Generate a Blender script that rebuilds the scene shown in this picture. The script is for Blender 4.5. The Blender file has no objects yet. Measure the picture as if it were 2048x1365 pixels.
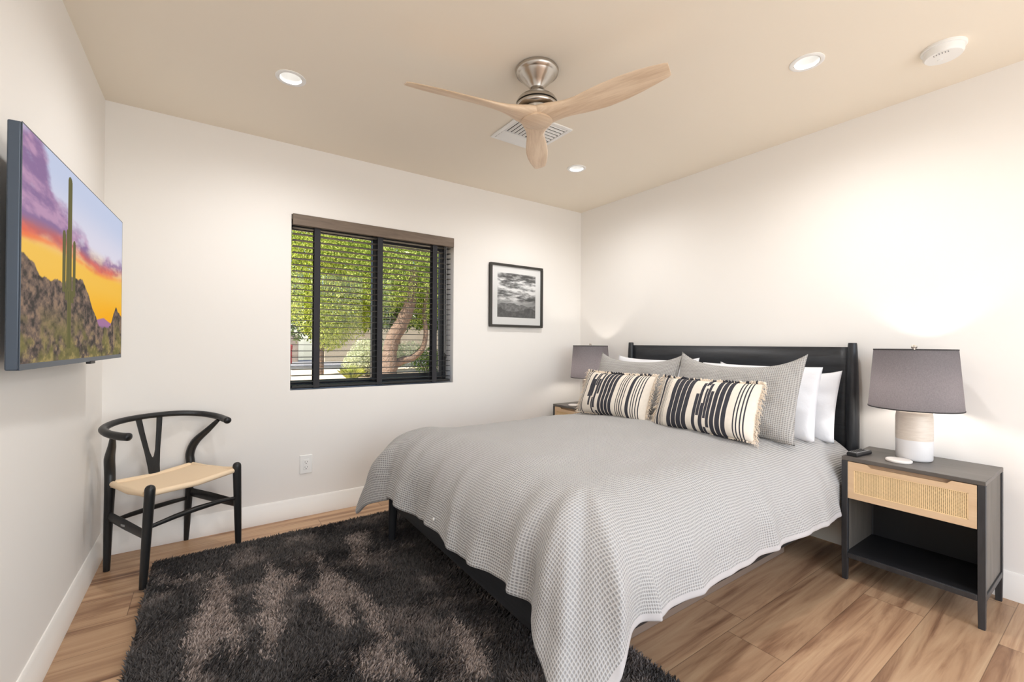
import bpy, bmesh, math, random
import numpy as np
from mathutils import Vector, Matrix, noise as mnoise

R = math.radians
PI = math.pi
scene = bpy.context.scene
COL = scene.collection

# ------------------------------------------------------------------ camera
H = 2.44                                   # ceiling height
W = 3.477                                  # left wall at x = -W, headboard wall x = 0, window wall y = 0
cam_d = bpy.data.cameras.new('camera')
cam = bpy.data.objects.new('camera', cam_d)
COL.objects.link(cam)
rx = (0.8225627747649823, -0.5686410712241938, 0.006149283530163133)
ux = (-0.008053051069538887, -0.0008354269005674975, 0.9999672246780718)
bx_ = (-0.5686172965531425, -0.8225853354995427, -0.005266486656249842)
cp = (-3.0096184176874288, -3.169435709492459, 1.1489440948608356)
cam.matrix_world = Matrix(((rx[0], ux[0], bx_[0], cp[0]), (rx[1], ux[1], bx_[1], cp[1]),
                           (rx[2], ux[2], bx_[2], cp[2]), (0, 0, 0, 1)))
cam_d.sensor_width = 36
cam_d.lens = 876.6555319728394 / 2048 * 36
cam_d.clip_start = 0.02
scene.camera = cam

# ------------------------------------------------------------------ view, world, sun, large lights
scene.view_settings.view_transform = 'Standard'
scene.view_settings.look = 'None'
scene.view_settings.exposure = 0.0
scene.view_settings.gamma = 1.0
scene.view_settings.use_curve_mapping = False
scene.cycles.use_denoising = True
scene.cycles.max_bounces = 9
scene.cycles.diffuse_bounces = 6
scene.cycles.glossy_bounces = 4
scene.cycles.transmission_bounces = 6
scene.cycles.transparent_max_bounces = 12
scene.cycles.sample_clamp_indirect = 6
scene.cycles.caustics_reflective = False
scene.cycles.caustics_refractive = False

world = bpy.data.worlds.new('sky_world')
scene.world = world
world.use_nodes = True
wn = world.node_tree
wn.nodes.clear()
sky = wn.nodes.new('ShaderNodeTexSky')
sky.sky_type = 'NISHITA'
sky.sun_disc = False
sky.sun_elevation = R(50)
sky.sun_rotation = R(250)
bg = wn.nodes.new('ShaderNodeBackground')
bg.inputs['Strength'].default_value = 0.32
wo = wn.nodes.new('ShaderNodeOutputWorld')
wn.links.new(sky.outputs[0], bg.inputs[0])
wn.links.new(bg.outputs[0], wo.inputs[0])


def light(name, kind, loc, power, color=(1, 1, 1), **kw):
    d = bpy.data.lights.new(name, kind)
    d.energy = power
    d.color = color
    for k, v in kw.items():
        setattr(d, k, v)
    o = bpy.data.objects.new(name, d)
    o.location = loc
    COL.objects.link(o)
    return o


sun = light('sun', 'SUN', (-6, 2, 9), 11.0, (1, .95, .86), angle=R(.6))
sun.rotation_euler = Vector((.62, .2, -.76)).to_track_quat('-Z', 'Y').to_euler()
# added soft fill light, set outside an invented opening in the unseen rear wall
rear_fill = light('rear_fill_area', 'AREA', (-1.75, -4.46, 1.22), 53, (.98, .99, 1), shape='RECTANGLE', size=3.0, size_y=2.2)
rear_fill.rotation_euler = (R(90), 0, 0)

# ------------------------------------------------------------------ helpers


class NT:
    """small node-tree helper"""
    def __init__(s, name):
        s.m = bpy.data.materials.new(name)
        s.m.use_nodes = True
        s.t = s.m.node_tree
        s.t.nodes.clear()
        s.out = s.t.nodes.new('ShaderNodeOutputMaterial')

    def n(s, kind, **kw):
        nd = s.t.nodes.new('ShaderNode' + kind)
        for k, v in kw.items():
            if k.startswith('i_'):
                nd.inputs[k[2:].replace('_', ' ')].default_value = v
            else:
                setattr(nd, k, v)
        return nd

    def l(s, a, b):
        s.t.links.new(a, b)

    def val(s, x, inp):
        if isinstance(x, (int, float)):
            inp.default_value = x
        else:
            s.l(x, inp)

    def math(s, op, a, b=0.0, c=None):
        nd = s.n('Math', operation=op)
        s.val(a, nd.inputs[0])
        s.val(b, nd.inputs[1])
        if c is not None:
            s.val(c, nd.inputs[2])
        return nd.outputs[0]

    def mix(s, f, a, b, blend='MIX'):
        nd = s.n('Mix', data_type='RGBA', blend_type=blend)
        s.val(f, nd.inputs[0])
        for x, i in ((a, 6), (b, 7)):
            if isinstance(x, tuple):
                nd.inputs[i].default_value = (*x[:3], 1)
            else:
                s.l(x, nd.inputs[i])
        return nd.outputs[2]

    def ramp(s, f, stops, interp='LINEAR'):
        nd = s.n('ValToRGB')
        nd.color_ramp.interpolation = interp
        el = nd.color_ramp.elements
        while len(el) > 1:
            el.remove(el[-1])
        el[0].position = stops[0][0]
        c = stops[0][1]
        el[0].color = (c, c, c, 1) if isinstance(c, (int, float)) else (*c, 1)
        for p, c in stops[1:]:
            e = el.new(p)
            e.color = (c, c, c, 1) if isinstance(c, (int, float)) else (*c, 1)
        s.l(f, nd.inputs[0])
        return nd.outputs[0]

    def noise(s, vec, scale, detail=3, rough=.5, dist=0.0):
        nd = s.n('TexNoise')
        nd.inputs['Scale'].default_value = scale
        nd.inputs['Detail'].default_value = detail
        nd.inputs['Roughness'].default_value = rough
        nd.inputs['Distortion'].default_value = dist
        if vec is not None:
            s.l(vec, nd.inputs['Vector'])
        return nd.outputs[0]

    def coord(s, which='Object', scale=None, rot=None):
        c = s.n('TexCoord').outputs[which]
        if scale or rot:
            mp = s.n('Mapping')
            if scale:
                mp.inputs['Scale'].default_value = scale
            if rot:
                mp.inputs['Rotation'].default_value = rot
            s.l(c, mp.inputs[0])
            c = mp.outputs[0]
        return c

    def pbr(s, col=(.8, .8, .8), rough=.5, metal=0.0, spec=.5, bump=None, bstr=.3, bdist=.01, **kw):
        b = s.n('BsdfPrincipled')
        if isinstance(col, tuple):
            b.inputs['Base Color'].default_value = (*col, 1)
        else:
            s.l(col, b.inputs['Base Color'])
        s.val(rough, b.inputs['Roughness'])
        b.inputs['Metallic'].default_value = metal
        b.inputs['Specular IOR Level'].default_value = spec
        if bump is not None:
            bp = s.n('Bump')
            bp.inputs['Strength'].default_value = bstr
            bp.inputs['Distance'].default_value = bdist
            s.l(bump, bp.inputs['Height'])
            s.l(bp.outputs[0], b.inputs['Normal'])
        for k, v in kw.items():
            b.inputs[k.replace('_', ' ')].default_value = v
        s.l(b.outputs[0], s.out.inputs[0])
        return s.m


def srgb(r, g, b):
    f = lambda c: (c / 255 / 12.92) if c / 255 < .04045 else ((c / 255 + .055) / 1.055) ** 2.4
    return (f(r), f(g), f(b))


def plain(name, col, rough=.5, metal=0.0, spec=.5, nscale=0, var=.08, bstr=0.0, bscale=None, bdist=.002):
    t = NT(name)
    c = col
    bump = None
    if nscale:
        nz = t.noise(t.coord(), nscale, 4)
        c = t.mix(nz, tuple(x * (1 - var) for x in col), tuple(min(1, x * (1 + var)) for x in col))
    if bstr:
        bump = t.noise(t.coord(), bscale or 200, 3)
    return t.pbr(c, rough, metal, spec, bump, bstr, bdist)


def wood(name, light_c, dark_c, axis='x', scale=6, stretch=14, rough=.45, bstr=.15, contrast=(.3, .7), dist=.6, spec=.4):
    t = NT(name)
    k = {'x': (1, stretch, stretch), 'y': (stretch, 1, stretch), 'z': (stretch, stretch, 1)}[axis]
    v = t.coord('Object', scale=k)
    a = t.noise(v, scale * .35, 5, .6, dist)
    b = t.noise(v, scale * 2.2, 4, .65, .2)
    f = t.math('ADD', t.math('MULTIPLY', a, .7), t.math('MULTIPLY', b, .3))
    c = t.ramp(f, [(contrast[0], dark_c), (contrast[1], light_c)])
    return t.pbr(c, rough, 0, spec, b, bstr, .003)


class MB:
    """collects faces; obj() links them as one mesh object"""
    def __init__(s):
        s.v, s.f, s.mi, s.uv = [], [], [], None

    def add(s, vs, fs, m=0):
        o = len(s.v)
        s.v += [tuple(x) for x in vs]
        s.f += [tuple(i + o for i in q) for q in fs]
        s.mi += [m] * len(fs)
        return s

    def box(s, x0, x1, y0, y1, z0, z1, m=0):
        vs = [(x, y, z) for x in (x0, x1) for y in (y0, y1) for z in (z0, z1)]
        return s.add(vs, [(0, 1, 3, 2), (4, 6, 7, 5), (0, 4, 5, 1), (2, 3, 7, 6), (0, 2, 6, 4), (1, 5, 7, 3)], m)

    def tube(s, pts, rad, n=12, m=0, flat=None):
        """swept round (or flattened) section along pts"""
        P = [Vector(p) for p in pts]
        if isinstance(rad, (int, float)):
            rad = [rad] * len(P)
        vs = []
        up = None
        for i, p in enumerate(P):
            t = (P[min(i + 1, len(P) - 1)] - P[max(i - 1, 0)]).normalized()
            if up is None:
                up = Vector((0, 0, 1)) if abs(t.z) < .9 else Vector((1, 0, 0))
            up = (up - t * up.dot(t)).normalized()
            sd = t.cross(up)
            for k in range(n):
                a = 2 * PI * k / n
                r = rad[i]
                ra, rb = (r, r) if not isinstance(r, tuple) else r
                vs.append(p + sd * math.cos(a) * ra + up * math.sin(a) * rb)
        fs = []
        for i in range(len(P) - 1):
            for k in range(n):
                k2 = (k + 1) % n
                fs.append((i * n + k, i * n + k2, (i + 1) * n + k2, (i + 1) * n + k))
        fs.append(tuple(range(n - 1, -1, -1)))
        fs.append(tuple(range((len(P) - 1) * n, len(P) * n)))
        return s.add(vs, fs, m)

    def lathe(s, prof, n=40, c=(0, 0, 0), m=0, closed=False, mfun=None):
        vs = []
        for r, z in prof:
            for k in range(n):
                a = 2 * PI * k / n
                vs.append((c[0] + r * math.cos(a), c[1] + r * math.sin(a), c[2] + z))
        L = len(prof)
        o = len(s.v)
        s.v += vs
        for i in range(L if closed else L - 1):
            j = (i + 1) % L
            mm = m if mfun is None else mfun((prof[i][1] + prof[j][1]) / 2)
            for k in range(n):
                k2 = (k + 1) % n
                s.f.append((o + i * n + k, o + i * n + k2, o + j * n + k2, o + j * n + k))
                s.mi.append(mm)
        if not closed:
            if prof[0][0] > 1e-6:
                s.f.append(tuple(o + k for k in range(n - 1, -1, -1)))
                s.mi.append(m)
            if prof[-1][0] > 1e-6:
                s.f.append(tuple(o + (L - 1) * n + k for k in range(n)))
                s.mi.append(m)
        return s

    def prism(s, poly, axis, a, b, m=0):
        """extrude a 2D polygon along axis from a to b"""
        n = len(poly)
        def mk(q, h):
            return {'x': (h, q[0], q[1]), 'y': (q[0], h, q[1]), 'z': (q[0], q[1], h)}[axis]
        vs = [mk(q, a) for q in poly] + [mk(q, b) for q in poly]
        fs = [(i, (i + 1) % n, n + (i + 1) % n, n + i) for i in range(n)]
        fs += [tuple(range(n - 1, -1, -1)), tuple(range(n, 2 * n))]
        return s.add(vs, fs, m)

    def obj(s, name, mats, parent=None, smooth=True, bevel=0.0, seg=2, angle=35, label=None, loc=None, fix=True):
        me = bpy.data.meshes.new(name)
        me.from_pydata(s.v, [], s.f)
        if not isinstance(mats, (list, tuple)):
            mats = [mats]
        for m in mats:
            me.materials.append(m)
        me.polygons.foreach_set('material_index', s.mi)
        if fix:
            bm = bmesh.new()
            bm.from_mesh(me)
            bmesh.ops.remove_doubles(bm, verts=bm.verts, dist=1e-6)
            bmesh.ops.recalc_face_normals(bm, faces=bm.faces)
            bm.to_mesh(me)
            bm.free()
        if smooth:
            me.polygons.foreach_set('use_smooth', [True] * len(me.polygons))
            me.set_sharp_from_angle(angle=R(angle))
        me.update()
        return link(me, name, parent, bevel, seg, label, loc)


def link(me, name, parent=None, bevel=0.0, seg=2, label=None, loc=None):
    o = bpy.data.objects.new(name, me)
    COL.objects.link(o)
    if parent is not None:
        o.parent = parent
    if loc is not None:
        o.location = loc
    if bevel:
        md = o.modifiers.new('bevel', 'BEVEL')
        md.width = bevel
        md.segments = seg
        md.limit_method = 'ANGLE'
        md.angle_limit = R(40)
    if label:
        o['label'] = label
    return o


def thing(name, label, cat, loc=(0, 0, 0), rotz=0.0, group=None):
    o = bpy.data.objects.new(name, None)
    o.empty_display_size = .05
    COL.objects.link(o)
    o.location = loc
    o.rotation_euler = (0, 0, rotz)
    return tag(o, label, cat, group)


def tag(o, label, cat, group=None):
    o['label'] = label
    o['category'] = cat
    if group:
        o['group'] = group
    return o


def struct(o, label=None):
    o['kind'] = 'structure'
    if label:
        o['label'] = label
    return o


def kids(o):
    return [c for c in bpy.data.objects if c.parent == o]


def dup(root, loc, rotz, label, group=None):
    def cp(o, par):
        c = o.copy()
        COL.objects.link(c)
        if par is not None:
            c.parent = par
        for ch in kids(o):
            cp(ch, c)
        return c
    r = cp(root, None)
    r.location = loc
    r.rotation_euler = (0, 0, rotz)
    r['label'] = label
    if group:
        r['group'] = group
    return r


def catmull(P, n=8):
    P = [Vector(p) for p in P]
    out = []
    for i in range(len(P) - 1):
        p0, p1, p2, p3 = P[max(i - 1, 0)], P[i], P[i + 1], P[min(i + 2, len(P) - 1)]
        for k in range(n):
            t = k / n
            out.append(.5 * ((2 * p1) + (p2 - p0) * t + (2 * p0 - 5 * p1 + 4 * p2 - p3) * t * t + (3 * p1 - p0 - 3 * p2 + p3) * t ** 3))
    out.append(P[-1])
    return out


def lerpn(a, n):
    """resample list of scalars to n values"""
    out = []
    for i in range(n):
        t = i / (n - 1) * (len(a) - 1)
        k = min(int(t), len(a) - 2)
        out.append(a[k] + (a[k + 1] - a[k]) * (t - k))
    return out


def np_mesh(name, verts, faces, mats, mi=None, smooth=False):
    """verts (N,3) array, faces (M,k) array"""
    me = bpy.data.meshes.new(name)
    M, k = faces.shape
    me.vertices.add(len(verts))
    me.vertices.foreach_set('co', np.ascontiguousarray(verts, np.float32).ravel())
    me.loops.add(M * k)
    me.loops.foreach_set('vertex_index', np.ascontiguousarray(faces, np.int32).ravel())
    me.polygons.add(M)
    me.polygons.foreach_set('loop_start', np.arange(0, M * k, k, dtype=np.int32))
    me.polygons.foreach_set('loop_total', np.full(M, k, np.int32))
    for m in (mats if isinstance(mats, (list, tuple)) else [mats]):
        me.materials.append(m)
    if mi is not None:
        me.polygons.foreach_set('material_index', np.asarray(mi, np.int32))
    if smooth:
        me.polygons.foreach_set('use_smooth', np.ones(M, bool))
    me.update(calc_edges=True)
    me.validate()
    return me


def np_noise2(u, v, seed=0, octaves=5, gain=.5):
    """value-noise fbm on arrays, 0..1"""
    rng = np.random.RandomState(seed)
    T = rng.rand(256, 256)
    s = np.zeros_like(u, float)
    a, tot = 1.0, 0.0
    for o in range(octaves):
        x, y = u * 2 ** o + 17.3 * o, v * 2 ** o + 9.1 * o
        xi, yi = np.floor(x).astype(int), np.floor(y).astype(int)
        fx, fy = x - xi, y - yi
        fx, fy = fx * fx * (3 - 2 * fx), fy * fy * (3 - 2 * fy)
        g = lambda i, j: T[(xi + i) & 255, (yi + j) & 255]
        s += a * ((g(0, 0) * (1 - fx) + g(1, 0) * fx) * (1 - fy) + (g(0, 1) * (1 - fx) + g(1, 1) * fx) * fy)
        tot += a
        a *= gain
    return s / tot


def sstep(a, b, x):
    t = np.clip((x - a) / (b - a), 0, 1)
    return t * t * (3 - 2 * t)


def lin(c):
    c = np.clip(np.asarray(c, float), 0, 1)
    return np.where(c < .04045, c / 12.92, ((c + .055) / 1.055) ** 2.4)


def picture(name, img, origin, du, dv, mat, parent):
    """flat grid mesh carrying an (h,w,3) sRGB picture as a colour attribute; row 0 is the bottom"""
    h, w, _ = img.shape
    U, V = np.meshgrid(np.linspace(0, 1, w), np.linspace(0, 1, h))
    P = np.array(origin)[None, None] + U[..., None] * np.array(du) + V[..., None] * np.array(dv)
    idx = np.arange(h * w).reshape(h, w)
    F = np.stack([idx[:-1, :-1], idx[:-1, 1:], idx[1:, 1:], idx[1:, :-1]], -1).reshape(-1, 4)
    me = np_mesh(name, P.reshape(-1, 3), F, mat)
    at = me.color_attributes.new('picture', 'FLOAT_COLOR', 'POINT')
    rgba = np.ones((h * w, 4), np.float32)
    rgba[:, :3] = lin(img).reshape(-1, 3)
    at.data.foreach_set('color', rgba.ravel())
    return link(me, name, parent)


# ------------------------------------------------------------------ materials
t = NT('wall_paint')
nb = t.noise(t.coord(), 90, 4)
M_WALL = t.pbr(srgb(237, 234, 230), .62, 0, .25, nb, .05, .002)
t = NT('ceiling_paint')
nb = t.noise(t.coord(), 90, 4)
M_CEIL = t.pbr(srgb(240, 231, 216), .8, 0, .2, nb, .05, .002)
M_TRIM = plain('trim_paint', srgb(240, 237, 232), .38, spec=.4)
M_WHITE = plain('white_plastic', srgb(240, 240, 238), .35)
M_BLACKW = wood('black_stained_wood', srgb(52, 55, 60), srgb(24, 25, 28), 'y', 7, 10, .42, .25)
M_BLACKWX = wood('black_stained_wood_rail', srgb(46, 47, 50), srgb(20, 20, 22), 'x', 7, 10, .42, .2)
M_BLACKWZ = wood('black_stained_wood_upright', srgb(52, 54, 58), srgb(26, 27, 30), 'z', 7, 10, .36, .15)
M_CHAIR = wood('black_lacquered_wood', srgb(40, 41, 42), srgb(22, 22, 23), 'z', 8, 8, .33, .08)
M_STANDTOP = wood('charcoal_wood_top', srgb(104, 98, 93), srgb(80, 76, 72), 'x', 6, 10, .4, .05)
M_STAND = wood('charcoal_wood_frame', srgb(62, 62, 64), srgb(40, 40, 42), 'z', 7, 9, .42, .08)
M_STANDSIDE = wood('grey_oak_side', srgb(116, 110, 102), srgb(82, 77, 72), 'z', 5, 9, .5, .08)
M_INNER = plain('black_shelf', srgb(28, 28, 31), .5)
M_OAK = wood('pale_oak', srgb(222, 194, 160), srgb(204, 172, 136), 'x', 6, 9, .5, .04)
M_OAKCUT = plain('oak_finger_pull', srgb(176, 148, 122), .6, nscale=30)
M_CANE = plain('cane_strand', srgb(232, 204, 158), .5, nscale=60, var=.16)
M_CANEBACK = plain('cane_backing', srgb(150, 118, 78), .8)
M_NICKEL = plain('brushed_nickel', (.52, .49, .45), .26, 1.0)
M_GAP = plain('dark_gap', (.01, .01, .01), .7)
M_BLADE = wood('pale_fan_wood', srgb(230, 208, 182), srgb(196, 166, 136), 'x', 5, 12, .42, .05, (.3, .62), .9)
M_MAT = plain('mat_board', srgb(243, 243, 242), .8)
M_FRAME = plain('black_frame', srgb(52, 50, 46), .4)
M_DARKMETAL = plain('bronze_window_frame', srgb(40, 41, 44), .45)
M_SLAT = plain('black_blind_slat', srgb(22, 21, 21), .55, nscale=40)
M_TAPE = plain('black_ladder_tape', srgb(50, 50, 54), .9, bstr=.4, bscale=900)
M_VAL = wood('brown_valance', srgb(128, 112, 98), srgb(96, 83, 72), 'x', 8, 12, .5, .05)
M_PLUG = plain('dark_slot', (.02, .02, .02), .6)
M_TVBODY = plain('tv_housing', srgb(74, 84, 97), .4, .35)
M_TVDARK = plain('black_plastic', srgb(22, 22, 24), .5)
M_PAPERCORD = None
M_BRASS = plain('satin_finial', (.72, .68, .62), .3, 1.0)
M_MARBLE = plain('white_coaster', srgb(236, 230, 224), .45, nscale=18, var=.05)
M_REMGREY = plain('remote_grey', srgb(150, 150, 150), .4)
M_BOXTAUPE = plain('taupe_box', srgb(126, 108, 94), .75, nscale=3)
M_LINEN_W = NT('white_pillowcase')
nb = M_LINEN_W.noise(M_LINEN_W.coord(), 14, 4, .5, .6)
M_LINEN_W = M_LINEN_W.pbr(srgb(226, 227, 231), .85, 0, .2, nb, .22, .02)

# woven paper cord seat
t = NT('paper_cord')
co = t.coord('Generated')
sep = t.n('SeparateXYZ')
t.l(t.coord('Object'), sep.inputs[0])
wv = t.math('ABSOLUTE', t.math('SINE', t.math('MULTIPLY', sep.outputs[0], 900)))
wv2 = t.math('ABSOLUTE', t.math('SINE', t.math('MULTIPLY', sep.outputs[1], 900)))
ax_, ay_ = t.math('MULTIPLY', t.math('ABSOLUTE', sep.outputs[0]), .85), t.math('ABSOLUTE', t.math('ADD', sep.outputs[1], .0))
sel = t.math('GREATER_THAN', ax_, ay_)
hh = t.math('ADD', t.math('MULTIPLY', sel, wv2), t.math('MULTIPLY', t.math('SUBTRACT', 1.0, sel), wv))
cc = t.mix(hh, srgb(228, 200, 164), srgb(246, 224, 194))
M_PAPERCORD = t.pbr(cc, .75, 0, .25, hh, .3, .002)

# plank floor, boards run along X
t = NT('oak_plank_floor')
sep = t.n('SeparateXYZ')
t.l(t.coord('Object'), sep.inputs[0])
X, Y = sep.outputs[0], sep.outputs[1]
PW, PL = .21, 1.28
row = t.math('FLOOR', t.math('DIVIDE', t.math('ADD', Y, 2.215 + 21 * PW), PW))
wnr = t.n('TexWhiteNoise', noise_dimensions='1D')
t.l(row, wnr.inputs['W'])
xs = t.math('ADD', X, t.math('MULTIPLY', wnr.outputs[0], 3.7))
colm = t.math('FLOOR', t.math('DIVIDE', xs, PL))
cx = t.n('CombineXYZ')
t.l(row, cx.inputs[0])
t.l(colm, cx.inputs[1])
idn = t.n('TexWhiteNoise', noise_dimensions='3D')
t.l(cx.outputs[0], idn.inputs['Vector'])
sepid = t.n('SeparateColor')
t.l(idn.outputs['Color'], sepid.inputs[0])
cv = t.n('CombineXYZ')
t.l(t.math('ADD', t.math('MULTIPLY', X, .62), t.math('MULTIPLY', sepid.outputs[0], 40)), cv.inputs[0])
t.l(t.math('ADD', t.math('MULTIPLY', Y, 9), t.math('MULTIPLY', sepid.outputs[1], 40)), cv.inputs[1])
fig = t.noise(cv.outputs[0], 1.4, 5, .6, 1.1)
cv2 = t.n('CombineXYZ')
t.l(t.math('ADD', t.math('MULTIPLY', X, 3), t.math('MULTIPLY', sepid.outputs[2], 30)), cv2.inputs[0])
t.l(t.math('MULTIPLY', Y, 120), cv2.inputs[1])
fine = t.noise(cv2.outputs[0], 1.2, 4, .6)
c1 = t.ramp(fig, [(.27, srgb(118, 88, 68)), (.37, srgb(160, 125, 98)), (.48, srgb(194, 160, 128)), (.70, srgb(214, 184, 150))])
c2 = t.mix(t.math('MULTIPLY', fine, .28), c1, srgb(150, 118, 96), 'MULTIPLY')
tone = t.ramp(sepid.outputs[2], [(0, (.78, .76, .74)), (1, (1.04, 1.02, 1.0))])
c3 = t.mix(1.0, c2, tone, 'MULTIPLY')
fy = t.math('FRACT', t.math('DIVIDE', t.math('ADD', Y, 2.215 + 21 * PW), PW))
fx = t.math('FRACT', t.math('DIVIDE', xs, PL))
ey = t.math('LESS_THAN', t.math('MINIMUM', fy, t.math('SUBTRACT', 1.0, fy)), .006)
ex = t.math('LESS_THAN', t.math('MINIMUM', fx, t.math('SUBTRACT', 1.0, fx)), .0012)
seam = t.math('MAXIMUM', ey, ex)
c4 = t.mix(t.math('MULTIPLY', seam, .6), c3, srgb(86, 62, 46))
hgt = t.math('SUBTRACT', t.math('MULTIPLY', fine, .25), seam)
M_FLOOR = t.pbr(c4, t.math('ADD', .34, t.math('MULTIPLY', fine, .15)), 0, .35, hgt, .12, .002)


def waffle(name, light_c, dark_c, pitch=.0105, bstr=.55):
    t = NT(name)
    sp = t.n('SeparateXYZ')
    t.l(t.coord('UV'), sp.inputs[0])
    w = t.noise(t.coord('UV'), 30, 2)
    su = t.math('ABSOLUTE', t.math('SINE', t.math('ADD', t.math('MULTIPLY', sp.outputs[0], PI / pitch), t.math('MULTIPLY', w, 1.2))))
    sv = t.math('ABSOLUTE', t.math('SINE', t.math('ADD', t.math('MULTIPLY', sp.outputs[1], PI / pitch), t.math('MULTIPLY', w, 1.2))))
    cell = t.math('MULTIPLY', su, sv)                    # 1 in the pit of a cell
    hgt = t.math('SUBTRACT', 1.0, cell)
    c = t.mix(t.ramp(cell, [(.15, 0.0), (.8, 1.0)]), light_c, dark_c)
    return t.pbr(c, .9, 0, .15, hgt, bstr, .004)


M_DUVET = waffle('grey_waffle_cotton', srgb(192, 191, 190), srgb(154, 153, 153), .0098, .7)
M_DUVETBACK = plain('grey_percale_lining', srgb(176, 178, 184), .85, nscale=8)
M_HEM = plain('pale_hem', srgb(184, 181, 181), .85, nscale=20)
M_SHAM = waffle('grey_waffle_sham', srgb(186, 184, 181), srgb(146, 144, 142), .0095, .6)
M_CREAM = plain('cream_cotton', srgb(230, 221, 208), .9, bstr=.5, bscale=500, nscale=60)
M_FRINGE = plain('cream_fringe', srgb(236, 222, 204), .9, nscale=80)
M_NAVY = plain('dark_woven_stripe', srgb(54, 54, 62), .9, bstr=.5, bscale=500, nscale=300, var=.25)

# lamp shade cloth: charcoal linen, lets light through
t = NT('charcoal_linen_shade')
sv = t.coord('Object', scale=(1, 1, 1))
n1 = t.noise(t.coord('Object', scale=(160, 160, 900)), 1, 2)
n2 = t.noise(t.coord('Object', scale=(900, 900, 60)), 1, 2)
lc = t.mix(t.math('MULTIPLY', t.math('ADD', n1, n2), .5), srgb(108, 107, 111), srgb(190, 187, 190))
d1 = t.n('BsdfDiffuse')
t.l(lc, d1.inputs[0])
d2 = t.n('BsdfTranslucent')
t.l(t.mix(1.0, lc, (1.0, .97, .96), 'MULTIPLY'), d2.inputs[0])
mx = t.n('MixShader')
mx.inputs[0].default_value = .7
t.l(d1.outputs[0], mx.inputs[1])
t.l(d2.outputs[0], mx.inputs[2])
t.l(mx.outputs[0], t.out.inputs[0])
M_SHADE = t.m
M_SHADEIN = plain('white_shade_lining', srgb(235, 228, 218), .8)

# window and picture glass
t = NT('clear_glass')
tr = t.n('BsdfTransparent')
gl = t.n('BsdfGlossy')
gl.inputs['Roughness'].default_value = .02
fr = t.n('Fresnel')
fr.inputs[0].default_value = 1.35
mx = t.n('MixShader')
t.l(t.math('MULTIPLY', fr.outputs[0], .6), mx.inputs[0])
t.l(tr.outputs[0], mx.inputs[1])
t.l(gl.outputs[0], mx.inputs[2])
t.l(mx.outputs[0], t.out.inputs[0])
M_GLASS = t.m


def emit(name, col, strength):
    t = NT(name)
    e = t.n('Emission')
    e.inputs[0].default_value = (*col, 1)
    e.inputs[1].default_value = strength
    t.l(e.outputs[0], t.out.inputs[0])
    return t.m


M_BULB = emit('lit_bulb', (1, .91, .82), 92)
M_LENS = emit('lit_downlight_lens', (1, .97, .92), 1.6)

t = NT('screen_picture')
at = t.n('Attribute', attribute_name='picture')
e = t.n('Emission')
e.inputs[1].default_value = .92
t.l(at.outputs[0], e.inputs[0])
g = t.n('BsdfGlossy')
g.inputs[0].default_value = (.03, .03, .03, 1)
g.inputs['Roughness'].default_value = .15
ad = t.n('AddShader')
t.l(e.outputs[0], ad.inputs[0])
t.l(g.outputs[0], ad.inputs[1])
t.l(ad.outputs[0], t.out.inputs[0])
M_SCREEN = t.m
t = NT('printed_picture')
at = t.n('Attribute', attribute_name='picture')
M_PRINT = t.pbr(at.outputs[0], .7, 0, .2)


def leafmat(name, stops, rough=.6, trans=.45):
    t = NT(name)
    gm = t.n('NewGeometry')
    c = t.ramp(gm.outputs['Random Per Island'], stops)
    d = t.n('BsdfDiffuse')
    tl = t.n('BsdfTranslucent')
    t.l(c, d.inputs[0])
    t.l(c, tl.inputs[0])
    mx = t.n('MixShader')
    mx.inputs[0].default_value = trans
    t.l(d.outputs[0], mx.inputs[1])
    t.l(tl.outputs[0], mx.inputs[2])
    t.l(mx.outputs[0], t.out.inputs[0])
    return t.m


M_LEAF_Y = leafmat('yellow_green_leaves', [(0, srgb(96, 120, 36)), (.45, srgb(176, 190, 70)), (1, srgb(226, 228, 140))])
M_LEAF_G = leafmat('mid_green_leaves', [(0, srgb(66, 92, 32)), (.5, srgb(146, 166, 70)), (1, srgb(210, 216, 128))])
M_LEAF_D = leafmat('dark_green_leaves', [(0, srgb(40, 66, 24)), (.6, srgb(88, 116, 46)), (1, srgb(140, 160, 80))])
M_LEAF_S = leafmat('silvery_leaves', [(0, srgb(150, 160, 120)), (.5, srgb(196, 200, 164)), (1, srgb(226, 226, 200))])
M_GRASS = leafmat('yellow_grass_blades', [(0, srgb(140, 156, 50)), (.5, srgb(196, 204, 84)), (1, srgb(226, 226, 140))])
M_BARK = plain('rough_bark', srgb(108, 88, 72), .95, nscale=16, var=.6, bstr=1.0, bscale=22, bdist=.04)
M_GRAVEL = NT('tan_gravel')
nz = M_GRAVEL.noise(M_GRAVEL.coord(), 26, 6, .7)
M_GRAVEL = M_GRAVEL.pbr(M_GRAVEL.ramp(nz, [(.3, srgb(176, 150, 122)), (.7, srgb(236, 214, 186))]), .95, 0, .1, nz, .6, .02)
M_STREET = plain('grey_asphalt', srgb(120, 118, 118), .9, nscale=8)
M_STUCCO = plain('beige_stucco', srgb(168, 154, 132), .9, nscale=6)
M_STUCCO2 = plain('pale_grey_stucco', srgb(160, 162, 160), .9, nscale=6)
M_STONE = plain('stone_column', srgb(150, 134, 120), .9, nscale=9, var=.4)
M_RED = plain('red_paint', srgb(190, 40, 40), .5)

# ------------------------------------------------------------------ room shell
RB = -4.40                                  # rear wall
WX0, WX1, WZ0, WZ1 = -2.573, -1.393, .832, 1.985    # window opening
WT = .22                                    # window wall thickness

struct(MB().box(-W, 0, RB, 0, -.06, 0).obj('floor', M_FLOOR, smooth=False))

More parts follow.
